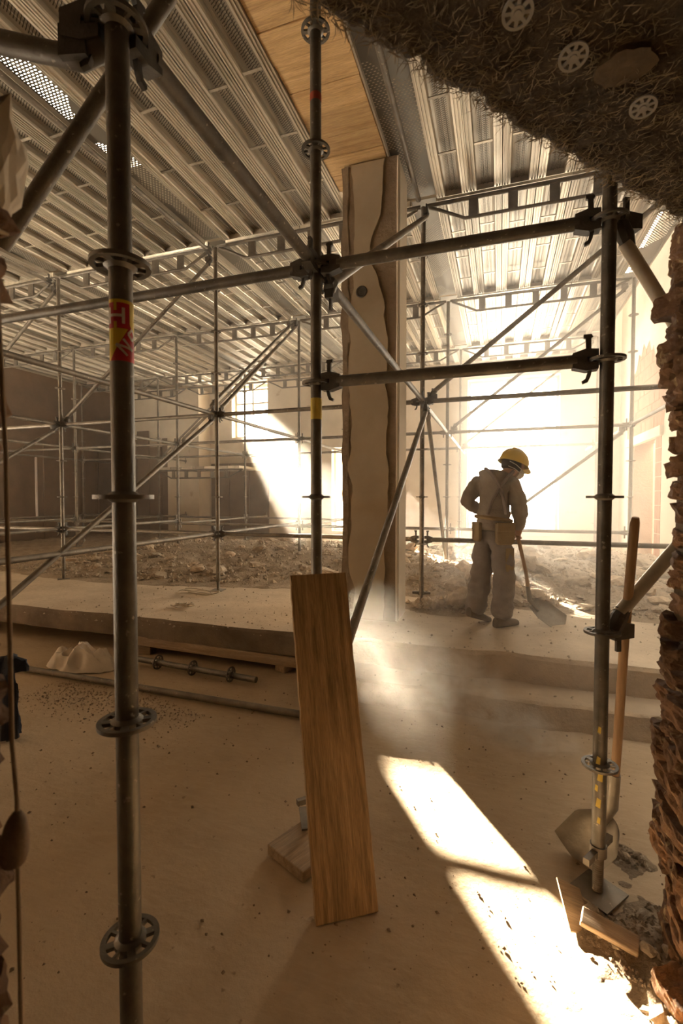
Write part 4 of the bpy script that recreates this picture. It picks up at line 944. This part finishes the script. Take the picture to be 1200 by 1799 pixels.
me = bpy.data.meshes.new('mortar_lump'); bm.to_mesh(me); bm.free(); me.materials.append(MATS['plaster']); o = link('mortar_lump', me, jl); o.location = (-.566, .402, 1.885); o.rotation_euler = (0, .25, 0)

# ------------------------------------------------------------------ rubble
def stone(seed, flat=1.0):
    bm = bmesh.new(); bmesh.ops.create_icosphere(bm, subdivisions=2, radius=.5)
    for v in bm.verts:
        p = v.co.copy(); f = noise.voronoi(p * 1.9 + Vector((seed * 7.7, 0, 0)))[0]; k = .72 + .55 * (f[1] - f[0]) + .35 * noise.noise(p * 2.4 + Vector((0, seed, 0)))
        v.co = Vector((p.x, p.y * .8, p.z * .62 * flat)) * k
    zmin = min(v.co.z for v in bm.verts)
    for v in bm.verts: v.co.z -= zmin * .75
    me = bpy.data.meshes.new('rubble_stone'); bm.to_mesh(me); bm.free(); me.materials.append(MATS['rubble']); return me
ST = [stone(s, 1.0 if s < 5 else .5) for s in range(8)]
def mound(x, y):
    """height of the rubble bed above the slab"""
    h = .0
    h += .20 * math.exp(-((x + 3.0) / 2.6) ** 2 - ((y - 8.3) / 1.4) ** 2) + .16 * math.exp(-((x + 6.0) / 2.0) ** 2 - ((y - 7.6) / 1.5) ** 2)
    h += .16 * math.exp(-((x - .6) / 1.5) ** 2 - ((y - 6.6) / 1.2) ** 2) + .20 * math.exp(-((x - 1.0) / 1.7) ** 2 - ((y - 9.0) / 1.3) ** 2)
    h += .10 * math.exp(-((x + .5) / .35) ** 2 - ((y - 4.95) / .25) ** 2)
    edge = min(1, max(0, (y - (5.15 - .25 * math.sin(x * .9))) / .8)); return max(0, h * edge + .035 * edge * (1 + fbm((x, y, 0), 1.8, 4)) + (.10 * math.exp(-((x + .5) / .35) ** 2 - ((y - 4.95) / .25) ** 2) if edge < 1 else 0) + (-.012 if edge == 0 else 0))
bed = grid_mesh('rubble_bed', -11.4, 2.48, 4.5, 11.7, 230, 130, lambda x, y: .349 + mound(x, y) + .05 * max(0, fbm((x, y, 2), 5, 4)) * min(1, max(0, (y - 5.0) / .5)) - (.02 if mound(x, y) <= 0 else 0), 'dirt')
tag(bed, 'broad bed of broken plaster and gravel covering the hall floor', 'rubble', kind='stuff')
spots = []
while len(spots) < 285:
    side = rnd.random() < .5
    x = rnd.uniform(-7.0, -.9) if not side else rnd.uniform(-.8, 2.3); y = 4.85 + 5.2 * rnd.random() ** 1.5
    p = (x, y, .37 + mound(x, y))
    if mound(x, y) < .02 or not in_view(p, 0): continue
    if CU0 - .05 < x < CU1 + .1 and y < CV1 + .1: continue
    spots.append((x, y, side))
for (x, y, side) in spots:
    o = link('rubble_stone', ST[rnd.randrange(8)]); s = .09 + .26 * rnd.random() ** 2.2; s *= 1.2 if side else 1
    o.location = (x, y, .345 + mound(x, y)); o.scale = (s * rnd.uniform(.8, 1.6), s, s * rnd.uniform(.8, 1.1)); o.rotation_euler = (rnd.uniform(-.3, .3), rnd.uniform(-.3, .3), rnd.uniform(0, 6.3))
    tag(o, 'broken stone in the rubble field behind the worker' if side else 'broken stone in the rubble field left of the column', 'stone', 'rubble behind the worker' if side else 'rubble left of the column')
def crumbs(name, n, gen, label):
    b = MB()
    for _ in range(n):
        x, y, z, s = gen(); c = Vector((x, y, z + s * .3)); mt = Matrix.Translation(c) @ Matrix.Rotation(rnd.uniform(0, 6.3), 4, 'Z')
        vs = [Vector((math.cos(a) * s * rnd.uniform(.5, 1), math.sin(a) * s * rnd.uniform(.4, .8), rnd.uniform(-.3, .0) * s)) for a in (0, 1.57, 3.14, 4.71)] + [Vector((0, 0, .5 * s)), Vector((0, 0, -.5 * s))]
        b.add([mt @ v for v in vs], [(0, 1, 4), (1, 2, 4), (2, 3, 4), (3, 0, 4), (1, 0, 5), (2, 1, 5), (3, 2, 5), (0, 3, 5)])
    return b
def g_field():
    while True:
        x, y = rnd.uniform(-8, 2.4), 4.7 + 6.5 * rnd.random() ** 1.4
        if mound(x, y) > .012 and in_view((x, y, .4), 0): return x, y, .352 + mound(x, y), .012 + .05 * rnd.random() ** 3.5
o = crumbs('gravel', 15000, g_field, '').build('gravel', 'rubble'); tag(o, 'fine gravel and crumbs strewn over the rubble field', 'gravel', kind='stuff')
def g_floor():
    while True:
        y = rnd.uniform(.9, 3.5); x = rnd.uniform(-3.6, 1.2)
        if in_view((x, y, 0), 0) and fbm((x, y, 0), .9, 2) + rnd.uniform(-.6, .6) > .05: return x, y, 0, .003 + .010 * rnd.random() ** 4
o = crumbs('grit', 900, g_floor, '').build('grit', 'raw_concrete'); tag(o, 'dark grit scattered over the near concrete floor', 'grit', kind='stuff')
def g_dirt():
    while True:
        y = rnd.gauss(2.72, .16); x = rnd.uniform(-3.4, -1.9)
        if in_view((x, y, 0), 0) and y < 3.0 - .25 * abs(x + 2.9): return x, y, 0, .003 + .009 * rnd.random() ** 2
o = crumbs('dirt_scatter', 1500, g_dirt, '').build('dirt_scatter', 'dirt'); tag(o, 'patch of loose dirt on the floor before the long tube', 'dirt', kind='stuff')
def g_slab():
    while True:
        y = rnd.uniform(3.4, 5.2); x = rnd.uniform(-4.5, 2.3)
        if in_view((x, y, .35), 0): return x, y, .15 if y < 3.6 and x > -1.2 else .352, .004 + .016 * rnd.random() ** 4
o = crumbs('slab_grit', 1000, g_slab, '').build('slab_grit', 'rubble'); tag(o, 'small crumbs of plaster along the slab edge', 'grit', kind='stuff')
# dirt heap and brickbats at the foot of the right jamb
def heap(x, y): return max(-.01, .085 * math.exp(-((x - .58) / .16) ** 2 - ((y - 1.66) / .22) ** 2) + .04 * math.exp(-((x - .36) / .10) ** 2 - ((y - 1.78) / .08) ** 2) + .03 * math.exp(-((x - .50) / .10) ** 2 - ((y - 2.20) / .07) ** 2) + .014 * fbm((x, y, 3), 11, 3) - .012)
hp = grid_mesh('dirt_heap', .1, .62, 1.1, 2.4, 60, 110, heap, 'dirt'); tag(hp, 'heap of dirt and mortar at the foot of the brick jamb', 'dirt', kind='stuff')
def g_heap():
    while True:
        x, y = rnd.uniform(.16, .58), rnd.uniform(1.2, 2.3)
        if heap(x, y) > .006: return x, y, heap(x, y), .004 + .012 * rnd.random() ** 2.5
o = crumbs('heap_crumbs', 700, g_heap, '').build('heap_crumbs', 'dirt'); tag(o, 'crumbs of mortar lying on the dirt heap', 'crumbs', kind='stuff')
for k in range(26):
    x, y, z, s = g_heap(); o = link('rubble_stone', ST[rnd.randrange(8)]); s = rnd.uniform(.025, .06); o.scale = (s * 1.3, s, s); o.location = (x, y, z - .004); o.rotation_euler = (0, 0, rnd.uniform(0, 6))
    tag(o, 'broken stone in the dirt heap below the brick jamb', 'stone', 'stones in the dirt heap')
for k, (x, y, s, r) in enumerate([(.505, 1.56, .8, .5), (.50, 1.40, 1.0, 1.2)]):
    o = link('broken_brick', RB[k]); o.scale = (s, s * .7, s); o.location = (x, y, heap(x, y) + .03); o.rotation_euler = (.2, -.15, r); tag(o, ('broken brick on the dirt heap against the jamb', 'broken brick at the sunlit bottom right corner')[k], 'brick')

# ------------------------------------------------------------------ haze and dust
def volume_mat(name, dens, aniso, color, noise_sc=None, thr=(.4, .75), shape=None):
    m = bpy.data.materials.new(name); m.use_nodes = True; nt = m.node_tree; nt.nodes.remove(nt.nodes['Principled BSDF'])
    vs = nt.nodes.new('ShaderNodeVolumeScatter'); vs.inputs['Color'].default_value = (*color, 1); vs.inputs['Anisotropy'].default_value = aniso
    if noise_sc:
        tc = nt.nodes.new('ShaderNodeTexCoord'); n = tex_noise(nt, tc.outputs['Object'], noise_sc, 5, .6, 1.2)
        f = ramp(nt, n, [(thr[0], (0, 0, 0)), (thr[1], (1, 1, 1))])
        ln = nt.nodes.new('ShaderNodeVectorMath'); ln.operation = 'LENGTH'; nt.links.new(tc.outputs['Object'], ln.inputs[0])
        fall = mth(nt, 'MAXIMUM', mth(nt, 'SUBTRACT', 1.0, ln.outputs['Value']), 0.0)
        d = mth(nt, 'MULTIPLY', mth(nt, 'MULTIPLY', f, fall), dens); nt.links.new(d, vs.inputs['Density'])
    else: vs.inputs['Density'].default_value = dens
    nt.links.new(vs.outputs[0], nt.nodes['Material Output'].inputs['Volume']); MATS[name] = m
    return m
volume_mat('haze_air', .017, .58, (1, .97, .92))
hz = MB().box((-11.49, 5.1, .36), (2.48, 11.78, 4.54)).build('haze', 'haze_air'); tag(hz, 'thin dust haze filling the whole hall', 'haze', kind='stuff')

def soft_volume(name, m, c, r, lo, hi, label):
    """a box of dust whose density fades away from its middle c over the radii r"""
    b = MB(); b.box(tuple((lo[k] - c[k]) / r[k] for k in range(3)), tuple((hi[k] - c[k]) / r[k] for k in range(3))); o = b.build(name, m); o.location = c; o.scale = r
    return tag(o, label, 'dust', kind='stuff')
volume_mat('dust_bright', .24, .4, (1, .97, .92), 1.3, (.25, .6))
soft_volume('dust_veil', 'dust_bright', (.8, 7.0, 2.0), (3.1, 4.8, 3.4), (-.62, 3.0, .37), (2.47, 11.77, 4.53), 'glowing veil of dust between the worker and the bright opening')

volume_mat('dust_cloud', 15.0, .5, (1, .97, .92), 2.2, (.42, .72))
for k, (c, r) in enumerate([((-.25, 3.05, .30), (.34, .22, .26)), ((-.02, 3.0, .15), (.34, .24, .20)), ((.20, 2.95, .06), (.30, .22, .16))]):
    soft_volume('dust_cloud', 'dust_cloud', c, r, tuple(c[q] - r[q] for q in range(2)) + (max(.01, c[2] - r[2]),), tuple(c[q] + r[q] for q in range(3)), ('billow of dust hanging before the lower step', 'billow of dust drifting above the near floor', 'thin tail of the dust billow near the sun patch')[k])
volume_mat('dust_low', .42, .3, (1, .97, .92), 1.6, (.3, .7))
soft_volume('dust_low', 'dust_low', (.15, 3.3, .3), (1.9, .95, .7), (-1.6, 2.45, .02), (1.9, 4.2, .98), 'low dust drifting over the slab edge by the column foot')
